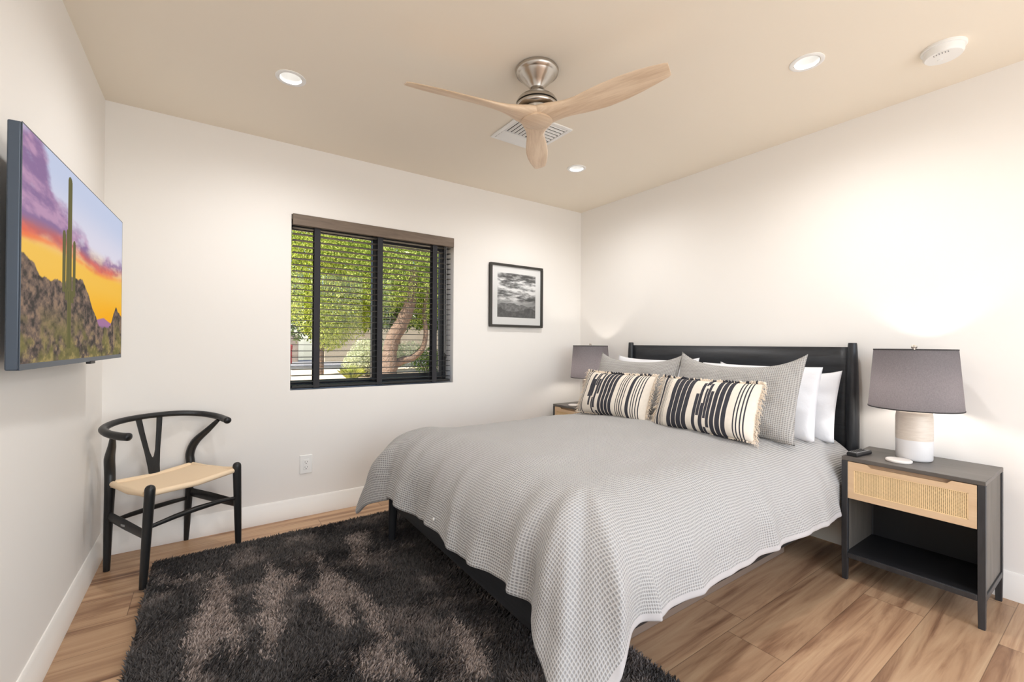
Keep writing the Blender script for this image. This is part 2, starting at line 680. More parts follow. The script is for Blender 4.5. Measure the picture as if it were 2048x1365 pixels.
# downlight holes are cut in the ceiling plate
CANS = [(-2.691, -.793), (-.778, -2.291), (-.795, -.787), (-2.691, -2.291)]
bm = bmesh.new()
edges = []
oc = [bm.verts.new((x, y, H)) for x, y in ((-W, RB), (0, RB), (0, 0), (-W, 0))]
edges += [bm.edges.new((oc[i], oc[(i + 1) % 4])) for i in range(4)]
for cxn, cyn in CANS[:3]:
    vs = [bm.verts.new((cxn + .05 * math.cos(a), cyn + .05 * math.sin(a), H)) for a in [2 * PI * k / 32 for k in range(32)]]
    edges += [bm.edges.new((vs[i], vs[(i + 1) % 32])) for i in range(32)]
bmesh.ops.triangle_fill(bm, use_beauty=True, use_dissolve=False, edges=edges)
for f in bm.faces:
    if f.normal.z > 0:
        f.normal_flip()
ge = bmesh.ops.extrude_face_region(bm, geom=list(bm.faces))
bmesh.ops.translate(bm, verts=[v for v in ge['geom'] if isinstance(v, bmesh.types.BMVert)], vec=(0, 0, .10))
bmesh.ops.recalc_face_normals(bm, faces=bm.faces)
me = bpy.data.meshes.new('ceiling')
bm.to_mesh(me)
bm.free()
me.materials.append(M_CEIL)
struct(link(me, 'ceiling'))

b = MB()
b.box(-W - .12, WX0, 0, WT, -.06, H + .1)
b.box(WX1, .12, 0, WT, -.06, H + .1)
b.box(WX0, WX1, 0, WT, -.06, WZ0)
b.box(WX0, WX1, 0, WT, WZ1, H + .1)
struct(b.obj('wall_back', M_WALL, smooth=False))
struct(MB().box(-W - .12, -W, RB - .12, 0, -.06, H + .1).obj('wall_left', M_WALL, smooth=False))
struct(MB().box(0, .12, RB - .12, 0, -.06, H + .1).obj('wall_right', M_WALL, smooth=False))
b = MB()
b.box(-W, -3.3, RB - .12, RB, -.06, H + .1)
b.box(-.2, 0, RB - .12, RB, -.06, H + .1)
b.box(-3.3, -.2, RB - .12, RB, 2.36, H + .1)  # wide opening below is made up, to let the added fill light in
struct(b.obj('wall_rear', M_WALL, smooth=False))

bp = [(0, 0), (.016, 0), (.016, .092), (.011, .100), (.011, .112), (.004, .124), (0, .124)]
struct(MB().prism([(-y, z) for y, z in bp], 'x', -W + .016, -.016).obj('baseboard_back', M_TRIM))
struct(MB().prism([(-W + x, z) for x, z in bp], 'y', RB, 0).obj('baseboard_left', M_TRIM))
struct(MB().prism([(-x, z) for x, z in bp], 'y', RB, 0).obj('baseboard_right', M_TRIM))

# window: dark frame with one fixed and one sliding sash
win = struct(thing('window_1', 'dark framed sliding window behind the blind', 'window', (0, 0, 0)))
FY0, FY1 = .135, .205
b = MB()
b.box(WX0, WX0 + .016, FY0, FY1, WZ0, WZ1)
b.box(WX1 - .03, WX1, FY0, FY1, WZ0, WZ1)
b.box(WX0, WX1, FY0, FY1, WZ0, WZ0 + .03)
b.box(WX0, WX1, FY0, FY1, WZ1 - .03, WZ1)
b.obj('frame', M_DARKMETAL, win, bevel=.002)
XM = -1.975
s1 = MB().box(WX0 + .016, WX0 + .024, .175, .2, WZ0 + .03, WZ1 - .03).box(XM - .02, XM + .02, .175, .2, WZ0 + .03, WZ1 - .03) \
    .box(WX0 + .024, XM - .02, .175, .2, WZ0 + .03, WZ0 + .05).box(WX0 + .024, XM - .02, .175, .2, WZ1 - .06, WZ1 - .03).obj('fixed_sash', M_DARKMETAL, win, bevel=.002)
s2 = MB().box(XM - .025, XM + .025, .142, .17, WZ0 + .03, WZ1 - .03).box(WX1 - .055, WX1 - .03, .142, .17, WZ0 + .03, WZ1 - .03) \
    .box(XM + .025, WX1 - .055, .142, .17, WZ0 + .03, WZ0 + .075).box(XM + .025, WX1 - .055, .142, .17, WZ1 - .08, WZ1 - .03).obj('sliding_sash', M_DARKMETAL, win, bevel=.002)
MB().box(WX0 + .024, XM - .02, .186, .189, WZ0 + .05, WZ1 - .06).obj('glass_pane', M_GLASS, s1, smooth=False)
MB().box(XM + .025, WX1 - .055, .154, .157, WZ0 + .075, WZ1 - .08).obj('glass_pane', M_GLASS, s2, smooth=False)

# ------------------------------------------------------------------ blind
bl = thing('window_blind', 'black slatted venetian blind with brown valance hung in the window', 'blind', (-1.985, 0, .84))
ox, oz = 1.985, -.84
b = MB().box(-2.567 + ox, -1.40 + ox, -.018, .004, 1.915 + oz, 1.988 + oz)
b.obj('valance', M_VAL, bl, bevel=.003)
MB().box(-2.56 + ox, -1.41 + ox, .008, .05, 1.925 + oz, 1.975 + oz).obj('head_rail', M_SLAT, bl)
b = MB()
NS = 26
zs = [1.905 - k * (1.905 - .885) / (NS - 1) for k in range(NS)]
for z in zs:
    b.box(-2.563 + ox, -1.418 + ox, .004, .052, z - .0018 + oz, z + .0018 + oz)
b.obj('slats', M_SLAT, bl, smooth=False)
MB().box(-2.563 + ox, -1.418 + ox, .002, .054, .846 + oz, .862 + oz).obj('bottom_rail', M_SLAT, bl, bevel=.003)
for xc in (-2.414, -1.988, -1.556):
    b = MB().box(xc - .019 + ox, xc + .019 + ox, .0005, .0018, .842 + oz, 1.925 + oz)
    b.box(xc - .019 + ox, xc + .019 + ox, .0545, .0558, .842 + oz, 1.925 + oz)
    b.box(xc - .019 + ox, xc + .019 + ox, .0005, .0558, .841 + oz, .8445 + oz)
    b.obj('ladder_tape', M_TAPE, bl, smooth=False)
for dx, zb in ((-1.475, 1.06), (-1.462, 1.05)):
    cd = MB().tube([(dx + ox, -.006, 1.92 + oz), (dx + ox, -.006, zb + oz)], .0014, 6).obj('pull_cord', M_REMGREY, bl)
    MB().lathe([(.002, .03), (.006, .02), (.007, 0), (.004, -.004)], 10, (dx + ox, -.006, zb - .02 + oz)).obj('cord_tassel', M_SLAT, cd)

# ------------------------------------------------------------------ ceiling fixtures
CANLAB = ['white recessed downlight in the ceiling left of the fan', 'white recessed downlight in the ceiling beside the smoke detector',
          'small white recessed downlight in the ceiling near the room corner beyond the fan', 'white recessed downlight in the ceiling above the photographer']
can0 = thing('recessed_downlight', CANLAB[0], 'ceiling light', (CANS[0][0], CANS[0][1], H), 0, 'recessed downlights in the ceiling')
MB().lathe([(.052, .0), (.068, .0), (.068, -.003), (.06, -.006), (.052, -.004)], 40, closed=True).obj('trim_ring', M_WHITE, can0)
MB().lathe([(.049, -.003), (.049, .03), (.040, .07), (.040, .072), (.0495, .072), (.0495, -.003)], 36, closed=True).obj('reflector', M_WHITE, can0)
MB().lathe([(.0, .058), (.03, .058), (.042, .066), (.0, .068)], 32).obj('lens', M_LENS, can0)
for (x, y), lb in list(zip(CANS, CANLAB))[1:3]:
    dup(can0, (x, y, H), 0, lb)
for x, y in CANS:
    l = light('downlight_lamp', 'SPOT', (x, y, H - .012), 32, (1, .99, .985), spot_size=R(172), spot_blend=.9, shadow_soft_size=.045)

sd = thing('smoke_detector', 'round white smoke detector on the ceiling near the right wall', 'smoke detector', (-.405, -2.672, H))
MB().lathe([(.074, 0), (.074, -.009), (.071, -.012), (.0, -.012)], 48).obj('mounting_base', M_WHITE, sd)
MB().lathe([(.066, -.012), (.066, -.032), (.060, -.040), (.0, -.043)], 48).obj('cover', M_WHITE, sd, angle=50)
b = MB()
for k in range(6):
    a = R(150 + k * 12)
    b.box(-.004 + .045 * math.cos(a), .004 + .045 * math.cos(a), -.0012 + .045 * math.sin(a), .0012 + .045 * math.sin(a), -.0435, -.040)
b.obj('sounder_slots', M_REMGREY, sd, smooth=False)
MB().lathe([(.009, -.040), (.009, -.045), (0, -.0455)], 20, (.012, .012, 0)).obj('test_button', M_WHITE, sd)

vt = thing('air_vent', 'square white louvred air register on the ceiling behind the fan', 'vent', (-1.40, -1.03, H))
hv = .18
b = MB()
for x0, x1, y0, y1 in ((-hv, hv, -hv, -hv + .022), (-hv, hv, hv - .022, hv), (-hv, -hv + .022, -hv + .022, hv - .022), (hv - .022, hv, -hv + .022, hv - .022)):
    b.box(x0, x1, y0, y1, -.008, 0)
b.obj('border', M_WHITE, vt, bevel=.002)
MB().box(-hv + .02, hv - .02, -hv + .02, hv - .02, -.0015, -.0005).obj('backing', M_PLUG, vt, smooth=False)
b = MB()
def louver(b, ax, c, a0, a1, w=.02, tilt=1):
    # thin slanted blade running along ax
    if ax == 'x':
        vs = [(a0, c - w / 2, -.002), (a1, c - w / 2, -.002), (a1, c + w / 2, -.009 if tilt > 0 else -.003), (a0, c + w / 2, -.009 if tilt > 0 else -.003)]
    else:
        vs = [(c - w / 2, a0, -.002), (c - w / 2, a1, -.002), (c + w / 2, a1, -.009), (c + w / 2, a0, -.009)]
    vs2 = [(x, y, z + .0012) for x, y, z in vs]
    b.add(vs + vs2, [(3, 2, 1, 0), (4, 5, 6, 7), (0, 1, 5, 4), (1, 2, 6, 5), (2, 3, 7, 6), (3, 0, 4, 7)])
for k in range(3):
    louver(b, 'x', .155 - .030 * k - .012, -.155, .155, .027)
for k in range(6):
    louver(b, 'y', -.150 + .027 * k, -.155, .06, .013)
for k in range(7):
    louver(b, 'x', -.150 + .031 * k, .02, .155, .014)
b.box(-.158, .158, .062, .068, -.009, -.001)
b.box(.012, .018, -.158, .064, -.009, -.001)
b.obj('louvres', M_WHITE, vt, smooth=False)

# ------------------------------------------------------------------ ceiling fan
FX, FY = -1.747, -1.537
fan = thing('ceiling_fan', 'three blade ceiling fan of pale wood on a brushed nickel mount', 'ceiling fan', (FX, FY, H))
z0 = -H
MB().lathe([(.098, 0), (.102, -.008), (.098, -.022), (.088, -.027), (.086, -.030), (.078, -.040), (.052, -.066), (.036, -.084), (.033, -.090)], 56).obj('canopy', M_NICKEL, fan, angle=50)
MB().lathe([(.028, -.084), (.028, -.108), (.034, -.116), (.040, -.124)], 40).obj('neck', M_NICKEL, fan, angle=50)
MB().box(-.012, .012, -.033, -.025, -.108, -.100).obj('neck_slot', M_GAP, fan, bevel=.002)
MB().lathe([(.040, -.108), (.043, -.118), (.066, -.126), (.088, -.142), (.098, -.158), (.100, -.166), (.094, -.168)], 56).obj('motor_housing', M_NICKEL, fan, angle=50)
MB().lathe([(.094, -.166), (.094, -.174)], 48).obj('motor_gap', M_GAP, fan)
MB().lathe([(.098, -.172), (.100, -.176), (.096, -.186), (.080, -.192), (.072, -.193), (.070, -.206), (.060, -.206)], 56).obj('motor_ring', M_NICKEL, fan, angle=50)


def blade_mesh():
    # lofted along +X; section is a flattened ellipse turned about X by the pitch
    st = [  # r, chord, thick, pitch(deg), z, sweep
        (.000, .150, .046, 0, -.222, 0), (.045, .150, .046, -1, -.222, 0), (.085, .128, .044, -4, -.222, 0), (.125, .104, .036, -9, -.222, .004),
        (.165, .094, .028, -14, -.222, .008), (.21, .098, .021, -18, -.222, .010), (.27, .112, .016, -20, -.221, .009),
        (.34, .122, .013, -21, -.221, .005), (.42, .120, .011, -20, -.221, -.001), (.49, .108, .010, -19, -.221, -.007),
        (.55, .090, .009, -18, -.221, -.012), (.600, .070, .008, -18, -.221, -.015), (.612, .058, .005, -18, -.221, -.017)]
    b = MB()
    n = 20
    vs, fs = [], []
    for r, ch, th, pt, z, sw in st:
        c, s = math.cos(R(pt)), math.sin(R(pt))
        for k in range(n):
            a = 2 * PI * k / n
            ca, sa = math.cos(a), math.sin(a)
            y = ch / 2 * math.copysign(abs(ca) ** .75, ca) + sw
            zz = th / 2 * math.copysign(abs(sa) ** .75, sa)
            vs.append((r, y * c - zz * s, z + y * s + zz * c))
    L = len(st)
    for i in range(L - 1):
        for k in range(n):
            k2 = (k + 1) % n
            fs.append((i * n + k, i * n + k2, (i + 1) * n + k2, (i + 1) * n + k))
    fs.append(tuple(range(n)))
    fs.append(tuple(range((L - 1) * n, L * n)))
    return b.add(vs, fs)


bo = blade_mesh().obj('blade', M_BLADE, fan, angle=60)
for a in (171.0, 51.5, -68.8):
    o = bo if a == 171.0 else bo.copy()
    if o is not bo:
        COL.objects.link(o)
        o.parent = fan
    o.rotation_euler = (0, 0, R(a))
MB().lathe([(.072, -.236), (.074, -.246), (.071, -.2485), (.0, -.2495)], 48).obj('hub_cap', M_BLADE, fan, angle=40)

# ------------------------------------------------------------------ television
near, far = Vector((-3.404, -1.553, 0)), Vector((-3.348, -.449, 0))
tv_len = (far - near).length
tvd = (far - near).normalized()
tv = thing('television', 'flat screen television showing a saguaro at sunset on the left wall', 'television', ((near.x + far.x) / 2, (near.y + far.y) / 2, 1.076),
           math.atan2(tvd.y, tvd.x))
hl, th_ = tv_len / 2, .628
# local X runs along the set away from the camera, local -Y faces the room
b = MB().box(-hl, hl, 0, .026, -.004, th_)
b.box(-hl * .75, hl * .75, .026, .045, .04, th_ * .8)
b.obj('housing', M_TVBODY, tv, bevel=.004)
b = MB()
for q in ((-hl, hl, -.0015, 0, -.004, .012), (-hl, hl, -.0015, 0, th_ - .003, th_), (-hl, -hl + .003, -.0015, 0, .012, th_ - .003), (hl - .003, hl, -.0015, 0, .012, th_ - .003)):
    b.box(*q)
b.obj('bezel', M_TVBODY, tv, smooth=False)
MB().box(.055, .115, -.004, .01, -.013, -.002).obj('sensor_tab', M_TVDARK, tv, bevel=.002)
b = MB()
b.box(-.2, .2, .045, .06, .12, .5)
b.box(-.10, .10, .06, .098, .2, .4)
b.obj('wall_mount', M_TVDARK, tv, bevel=.003)
# picture: saguaro in a desert valley at sunset
wv_, hv_ = 440, 248
U, V = np.meshgrid(np.linspace(0, 1, wv_), np.linspace(0, 1, hv_))
img = np.zeros((hv_, wv_, 3))
def mixc(img, col, f):
    return img * (1 - f[..., None]) + np.array(col) / 255 * f[..., None]
g0 = np.array([250, 190, 60]) / 255
img[:] = g0
img = mixc(img, (250, 200, 90), sstep(.2, .5, V) * (1 - U * .6))
img = mixc(img, (255, 176, 20), sstep(.45, .2, V) * sstep(.3, .8, U))
img = mixc(img, (244, 206, 160), sstep(.50, .60, V))
img = mixc(img, (226, 222, 236), sstep(.56, .68, V))
img = mixc(img, (198, 208, 234), sstep(.66, .95, V) * .9)
n1 = np_noise2(U * 5, V * 9, 3, 6, .55)
n2 = np_noise2(U * 9 + V * 3, V * 16, 8, 5, .55)
low = .555 + .02 * np.sin(U * 7) - .0 * U
top = .99 - .62 * sstep(0.02, .62, U) + .05 * np.sin(U * 23) + .24 * sstep(.55, .7, U) * (1 - sstep(.7, 1.0, U))
band = sstep(-.03, .03, V - low + (n1 - .5) * .10) * sstep(.06, -.05, V - np.maximum(top, low + .10) + (n1 - .5) * .30)
band *= .35 + .65 * sstep(.34, .52, n1 + .25 * (1 - U))
cl = np.zeros_like(img)
cl[:] = np.array([146, 116, 158]) / 255
cl = mixc(cl, (192, 152, 184), sstep(.4, .7, n2))
cl = mixc(cl, (240, 104, 70), sstep(.085, .02, V - low) * (.55 + .6 * (n2 - .3)).clip(0, 1))
img = img * (1 - band[..., None]) + cl * band[..., None]
hz = np.exp(-((V - low + .012) / .014) ** 2) * (1 - .6 * U)
img = mixc(img, (255, 110, 60), hz * .55 * sstep(.3, .6, n2 + .1))
ridge = np.interp(U, [0, .05, .10, .16, .22, .28, .33, .40, .46, .52, .58, .66, .70, .76, .82, .87, .90, .95, 1.0],
                  [.47, .44, .41, .385, .40, .385, .44, .44, .455, .38, .29, .20, .185, .19, .21, .30, .335, .30, .28])
ridge += (np_noise2(U * 26, U * 0, 5, 4) - .5) * .045
dist_r = np.interp(U, [.5, .64, .72, .80, .9], [.2, .235, .25, .225, .21])
img = mixc(img, (168, 120, 160), sstep(.004, -.004, V - dist_r) * (U > .5))
img = mixc(img, (120, 100, 116), sstep(.0, -.03, V - .205) * (U > .55))
t1 = np_noise2(U * 40, V * 34, 11, 5, .65)
t2 = np_noise2(U * 12, V * 10, 12, 4)
mount = np.zeros_like(img)
mount[:] = np.array([108, 92, 84]) / 255
mount = mixc(mount, (150, 124, 104), sstep(.45, .7, t1))
mount = mixc(mount, (66, 60, 56), sstep(.48, .3, t1))
mount = mixc(mount, (126, 120, 66), sstep(.30, .08, V) * sstep(.35, .6, t2) * .75)
mount = mixc(mount, (170, 150, 96), sstep(.16, .02, V) * sstep(.5, .7, t1) * .8)
img_m = sstep(.004, -.004, V - ridge)
img = img * (1 - img_m[..., None]) + mount * img_m[..., None]
def stalk(cx, w, v0, v1):
    cy1 = v1 - w * 1.2
    d = np.sqrt(((U - cx) / w) ** 2 + (np.maximum(V - cy1, 0) / (w * 1.78)) ** 2)
    return (d < 1) * (V > v0)
for cx_, w_, v0_, v1_ in ((.336, .018, .06, .955), (.288, .013, .35, .66), (.318, .012, .36, .675), (.378, .012, .34, .635), (.312, .014, .31, .37), (.360, .014, .30, .36)):
    m_ = stalk(cx_, w_, v0_, v1_)
    sh = .5 + .5 * np.cos((U - cx_) / w_ * 9)
    c_ = (np.array([86, 84, 52]) + sh[..., None] * np.array([34, 30, 18])) / 255
    img = np.where(m_[..., None], c_, img)
picture('screen', img, (-hl + .003, -.0012, .012), (2 * hl - .006, 0, 0), (0, 0, th_ - .015), M_SCREEN, tv)

# ------------------------------------------------------------------ framed print
pr = thing('framed_print', 'black framed black and white landscape print in a white mat', 'picture', (-.78, 0, 1.29))
wf, hf = .282, .546
b = MB()
for x0, x1, zz0, zz1 in ((-wf, wf, 0, .02), (-wf, wf, hf - .02, hf), (-wf, -wf + .02, .02, hf - .02), (wf - .02, wf, .02, hf - .02)):
    b.box(x0, x1, -.03, -.001, zz0, zz1)
b.obj('frame', M_FRAME, pr, bevel=.0015)
MB().box(-wf + .018, wf - .018, -.016, -.012, .018, hf - .018).obj('mat_board', M_MAT, pr, smooth=False)
U, V = np.meshgrid(np.linspace(0, 1, 150), np.linspace(0, 1, 180))
n1 = np_noise2(U * 3 + 2, V * 13, 21, 6, .6)
n2 = np_noise2(U * 7, V * 22, 22, 5, .6)
g = .34 + .66 * sstep(.32, .66, n1 * .6 + n2 * .4)
g = np.where(V > .9, g * .9, g)
g = g * (1 - sstep(.42, .30, V)) + (.62 + .12 * np.exp(-((U - .5) / .2) ** 2)) * sstep(.42, .30, V)
rd = .29 + .03 * np.sin(U * 5) + (np_noise2(U * 9, U * 0, 31, 4) - .5) * .09
rd2 = .17 + .05 * np.sin(U * 7 + 2) + (np_noise2(U * 12, U * 0, 33, 4) - .5) * .07
tex = np_noise2(U * 24, V * 24, 35, 4)
g = np.where(V < rd, .46 + .25 * (tex - .4), g)
g = np.where(V < rd2, .36 + .2 * (tex - .4), g)
picture('print', np.repeat(g.clip(.05, .97)[..., None], 3, 2), (-.205, -.0165, .085), (.41, 0, 0), (0, 0, .385), M_PRINT, pr)
MB().box(-wf + .019, wf - .019, -.021, -.0195, .019, hf - .019).obj('glazing', M_GLASS, pr, smooth=False)

# ------------------------------------------------------------------ wall outlet
ou = thing('wall_outlet', 'white duplex wall outlet below the window', 'outlet', (-2.474, 0, .278))
MB().box(-.038, .038, -.006, 0, 0, .122).obj('cover_plate', M_WHITE, ou, bevel=.003)
MB().box(-.0165, .0165, -.008, -.005, .027, .095).obj('receptacle', M_WHITE, ou, bevel=.001)
b = MB()
for zc in (.078, .044):
    b.box(-.008, -.006, -.0085, -.0075, zc - .004, zc + .004)
    b.box(.006, .008, -.0085, -.0075, zc - .004, zc + .004)
    b.prism([(.0028 * math.cos(a), zc - .011 + .0028 * math.sin(a)) for a in [2 * PI * k / 12 for k in range(12)]], 'y', -.0085, -.0075)
b.obj('slots', M_PLUG, ou, smooth=False)

# ------------------------------------------------------------------ chair
ch = thing('wishbone_chair', 'black round backed wooden armchair with woven natural cord seat in the corner', 'chair', (-3.16, -.27, 0), R(-56 + 90))
# local: -Y is the chair's front, +X its left hand in the photo's right
def cyl_leg(p0, p1, r0, r1, top=True):
    b = MB()
    P0, P1 = Vector(p0), Vector(p1)
    n = 14
    pts = [P0.lerp(P1, k / n) for k in range(n + 1)]
    rad = [r0 + (r1 - r0) * (k / n) ** .7 for k in range(n + 1)]
    if top:
        d = (P1 - P0).normalized()
        pts += [P1 + d * r1 * q for q in (.35, .65, .85, .97)]
        rad += [r1 * q for q in (.93, .76, .52, .2)]
    return b.tube(pts, rad, 18)
for sx in (-1, 1):
    cyl_leg((sx * .232, -.182, .012), (sx * .212, -.192, .462), .0145, .021).obj('front_leg', M_CHAIR, ch, angle=50)
    pts = catmull([(sx * .188, .188, .0), (sx * .190, .175, .22), (sx * .192, .160, .42), (sx * .190, .165, .50), (sx * .204, .140, .57), (sx * .230, .070, .64), (sx * .252, .020, .694)], 6)
    rad = lerpn([.0135, .018, .0215, .022, .0215, .016, .010], len(pts))
    MB().tube(pts, rad, 16).obj('back_leg', M_CHAIR, ch, angle=60)
    MB().tube([(sx * .222, -.180, .252), (sx * .207, 0, .266), (sx * .192, .172, .280)], [(.009, .022), (.009, .026), (.009, .024)], 12).obj('side_stretcher', M_CHAIR, ch, angle=60)
rail = catmull([(-.236, -.085, .700), (-.254, -.03, .703), (-.262, .045, .712), (-.236, .125, .725), (-.145, .183, .739), (0, .205, .744), (.145, .183, .739), (.236, .125, .725), (.262, .045, .712), (.254, -.03, .703), (.236, -.085, .700)], 8)
L_ = len(rail)
rr = []
for i in range(L_):
    q = abs(i / (L_ - 1) * 2 - 1)
    base_ = .0165 + .003 * q
    end = min(1, (1 - q) / .035)
    rr.append((base_ * (.35 + .65 * end ** .5), base_ * (.35 + .65 * end ** .5) * (.85 + .15 * q)))
MB().tube(rail, rr, 16).obj('bow_rail', M_CHAIR, ch, angle=60)
# Y splat: a board that forks into two arms
yy = lambda z: .150 + (z - .43) * .165
sp = MB()
def splat(poly):
    n = len(poly)
    f = [(x, yy(z) - .006, z) for x, z in poly]
    k = [(x, yy(z) + .006, z) for x, z in poly]
    sp.add(f + k, [tuple(range(n)), tuple(range(2 * n - 1, n - 1, -1))] + [(i, n + i, n + (i + 1) % n, (i + 1) % n) for i in range(n)])
Lo = [(-.024, .425), (-.027, .48), (-.036, .56), (-.052, .66), (-.062, .730)]
Li = [(-.037, .733), (-.029, .66), (-.015, .56), (-.006, .528)]
splat(Lo + Li + [(0, .523), (0, .425)])
splat([(0, .425), (0, .523)] + [(-x, z) for x, z in reversed(Li)] + [(-x, z) for x, z in reversed(Lo)])
sp.obj('splat', M_CHAIR, ch, bevel=.002, angle=40)
# woven seat, slightly dished, with rolled rails
b = MB()
ng = 24
def seat_pt(u, v):
    x = u * (.196 + (.222 - .196) * (1 - v) / 2)
    y = .165 * v - .016
    z = .446 - .020 * (1 - u * u) * (1 - abs(v) ** 3) - .012 * (1 - abs(u) ** 4) * (1 if v > 0 else .4) * abs(v) ** 4
    return x, y, z
vs, fs = [], []
for j in range(ng + 1):
    for i in range(ng + 1):
        vs.append(seat_pt(i / ng * 2 - 1, j / ng * 2 - 1))
for j in range(ng):
    for i in range(ng):
        q = j * (ng + 1) + i
        fs.append((q, q + 1, q + ng + 2, q + ng + 1))
b.add(vs, fs)
so = b.obj('woven_seat', M_PAPERCORD, ch, angle=60)
sm = so.modifiers.new('solid', 'SOLIDIFY')
sm.thickness = .02
sm.offset = -1
for (p, q) in (((-.205, -.185), (.205, -.185)), ((-.180, .150), (.180, .150)), ((-.214, -.165), (-.190, .14)), ((.214, -.165), (.190, .14))):
    mid = ((p[0] + q[0]) / 2, (p[1] + q[1]) / 2)
    MB().tube([(p[0], p[1], .440), (mid[0], mid[1], .428), (q[0], q[1], .440)], [.014, .0145, .014], 12).obj('seat_rail', M_PAPERCORD, ch, angle=60)
MB().tube([(-.215, -.186, .285), (-.1, -.188, .296), (0, -.188, .299), (.1, -.188, .296), (.215, -.186, .285)], [.009, .012, .0135, .012, .009], 12).obj('front_stretcher', M_CHAIR, ch, angle=60)
MB().tube([(-.186, .172, .245), (-.1, .173, .250), (0, .173, .252), (.1, .173, .250), (.186, .172, .245)], [.009, .012, .0135, .012, .009], 12).obj('rear_stretcher', M_CHAIR, ch, angle=60)
MB().box(-.2185, -.2165, -.012, .016, .262, .272).obj('maker_plate', M_REMGREY, ch, smooth=False)

# ------------------------------------------------------------------ rug
PATCH = [
  [(-2.965, -0.527), (-2.932, -0.831), (-2.911, -1.073), (-2.899, -1.27), (-2.919, -1.368), (-2.939, -1.243), (-2.963, -1.171), (-3.009, -1.277), (-3.036, -1.387), (-3.085, -1.353), (-3.071, -1.131), (-3.017, -0.835)],
  [(-2.749, -0.632), (-2.721, -0.84), (-2.631, -0.81), (-2.706, -0.984), (-2.764, -1.147), (-2.757, -1.276), (-2.81, -1.351), (-2.834, -1.435), (-2.85, -1.324), (-2.82, -1.109), (-2.839, -0.956), (-2.789, -0.829)],
  [(-2.551, -0.66), (-2.513, -0.87), (-2.458, -1.087), (-2.416, -1.382), (-2.438, -1.367), (-2.474, -1.202), (-2.528, -1.224), (-2.523, -1.386), (-2.587, -1.391), (-2.618, -1.245), (-2.634, -1.048), (-2.572, -0.976)],
  [(-2.364, -0.548), (-2.211, -0.543), (-2.319, -0.816), (-2.397, -1.005), (-2.384, -0.772)],
  [(-2.578, -1.55), (-2.474, -1.536), (-2.466, -1.774), (-2.58, -1.697)],
  [(-3.218, -0.433), (-3.16, -0.544), (-3.102, -0.583), (-3.039, -0.572), (-3.012, -0.644), (-3.106, -0.649), (-3.187, -0.594)],
  [(-2.19, -1.528), (-2.177, -1.648), (-2.199, -1.812), (-2.226, -1.938), (-2.277, -1.904), (-2.239, -1.664)],
  [(-2.495, -1.019), (-2.452, -1.171), (-2.434, -1.379), (-2.428, -1.536), (-2.436, -1.723), (-2.418, -1.807), (-2.475, -1.769), (-2.461, -1.608), (-2.475, -1.431), (-2.499, -1.25), (-2.528, -1.158)],
]
RX0, RX1, RY0, RY1 = -3.235, -1.722, -2.74, -.305
t = NT('shag_pile')
gm = t.n('NewGeometry')
at = t.n('Attribute', attribute_name='pile_colour')
vr = t.ramp(gm.outputs['Random Per Island'], [(0, .62), (1, 1.35)])
M_PILE = t.pbr(t.mix(1.0, at.outputs[0], vr, 'MULTIPLY'), .8, 0, .25)
M_RUGBASE = plain('rug_backing', srgb(40, 37, 36), .95)
rug = thing('shag_rug', 'dark charcoal shag rug with taupe patches on the wood floor at the bed foot', 'rug', ((RX0 + RX1) / 2, (RY0 + RY1) / 2, 0))
MB().box(RX0 - rug.location.x, RX1 - rug.location.x, RY0 - rug.location.y, RY1 - rug.location.y, .001, .012).obj('backing', M_RUGBASE, rug, smooth=False)
rng = np.random.RandomState(7)
NB_ = 230000
px_, py_ = rng.uniform(RX0, RX1, NB_), rng.uniform(RY0, RY1, NB_)
# under the bed, out of reach of any view, the pile is thinned
keep = ~((px_ > -2.02) & (py_ < -.85) & (py_ > -1.95) & (rng.rand(NB_) < .7))
px_, py_ = px_[keep], py_[keep]
n = len(px_)
patch = np.zeros(n)
wx_ = px_ + rng.normal(0, .012, n) + (np_noise2(px_ * 18, py_ * 18, 41, 3) - .5) * .05
wy_ = py_ + rng.normal(0, .018, n) + (np_noise2(px_ * 18, py_ * 18, 42, 3) - .5) * .05
for poly in PATCH:
    ins = np.zeros(n, bool)
    j = len(poly) - 1
    for i in range(len(poly)):
        xi, yi = poly[i]
        xj, yj = poly[j]
        cr = ((yi > wy_) != (yj > wy_)) & (wx_ < (xj - xi) * (wy_ - yi) / (yj - yi + 1e-12) + xi)
        ins ^= cr
        j = i
    patch = np.maximum(patch, ins)
base_c, lite_c = np.array(srgb(84, 80, 78)), np.array(srgb(176, 161, 152))
mott = np_noise2(px_ * 7, py_ * 7, 44, 4)
f_ = np.clip(patch * (.78 + .5 * (mott - .4)) + sstep(.50, .72, mott) * .38, 0, 1) * (rng.rand(n) < .93)
colr = base_c[None] * (1 - f_[:, None]) + lite_c[None] * f_[:, None]
lean = (np_noise2(px_ * 5, py_ * 5, 45, 2) - .5) * 5 + rng.normal(0, 1.0, n)
ll = .012 + .010 * rng.rand(n)
hh_ = .016 + .012 * rng.rand(n)
wd = .0022 + .0012 * rng.rand(n)
az = rng.uniform(0, PI, n)
bx0 = np.stack([px_ - rug.location.x, py_ - rug.location.y, np.full(n, .011)], 1)
wv3 = np.stack([np.cos(az), np.sin(az), np.zeros(n)], 1) * wd[:, None]
tip = bx0 + np.stack([np.cos(lean) * ll, np.sin(lean) * ll, hh_], 1)
mid_ = bx0 * .45 + tip * .55 + np.array([0, 0, .004])
vt_ = np.stack([bx0 - wv3, bx0 + wv3, mid_ + wv3 * .9, tip, mid_ - wv3 * .9], 1).reshape(-1, 3)
ix = np.arange(n)[:, None] * 5
me = np_mesh('pile', vt_, ix + np.array([[0, 1, 2, 3, 4]]), M_PILE)
ca = me.color_attributes.new('pile_colour', 'FLOAT_COLOR', 'POINT')
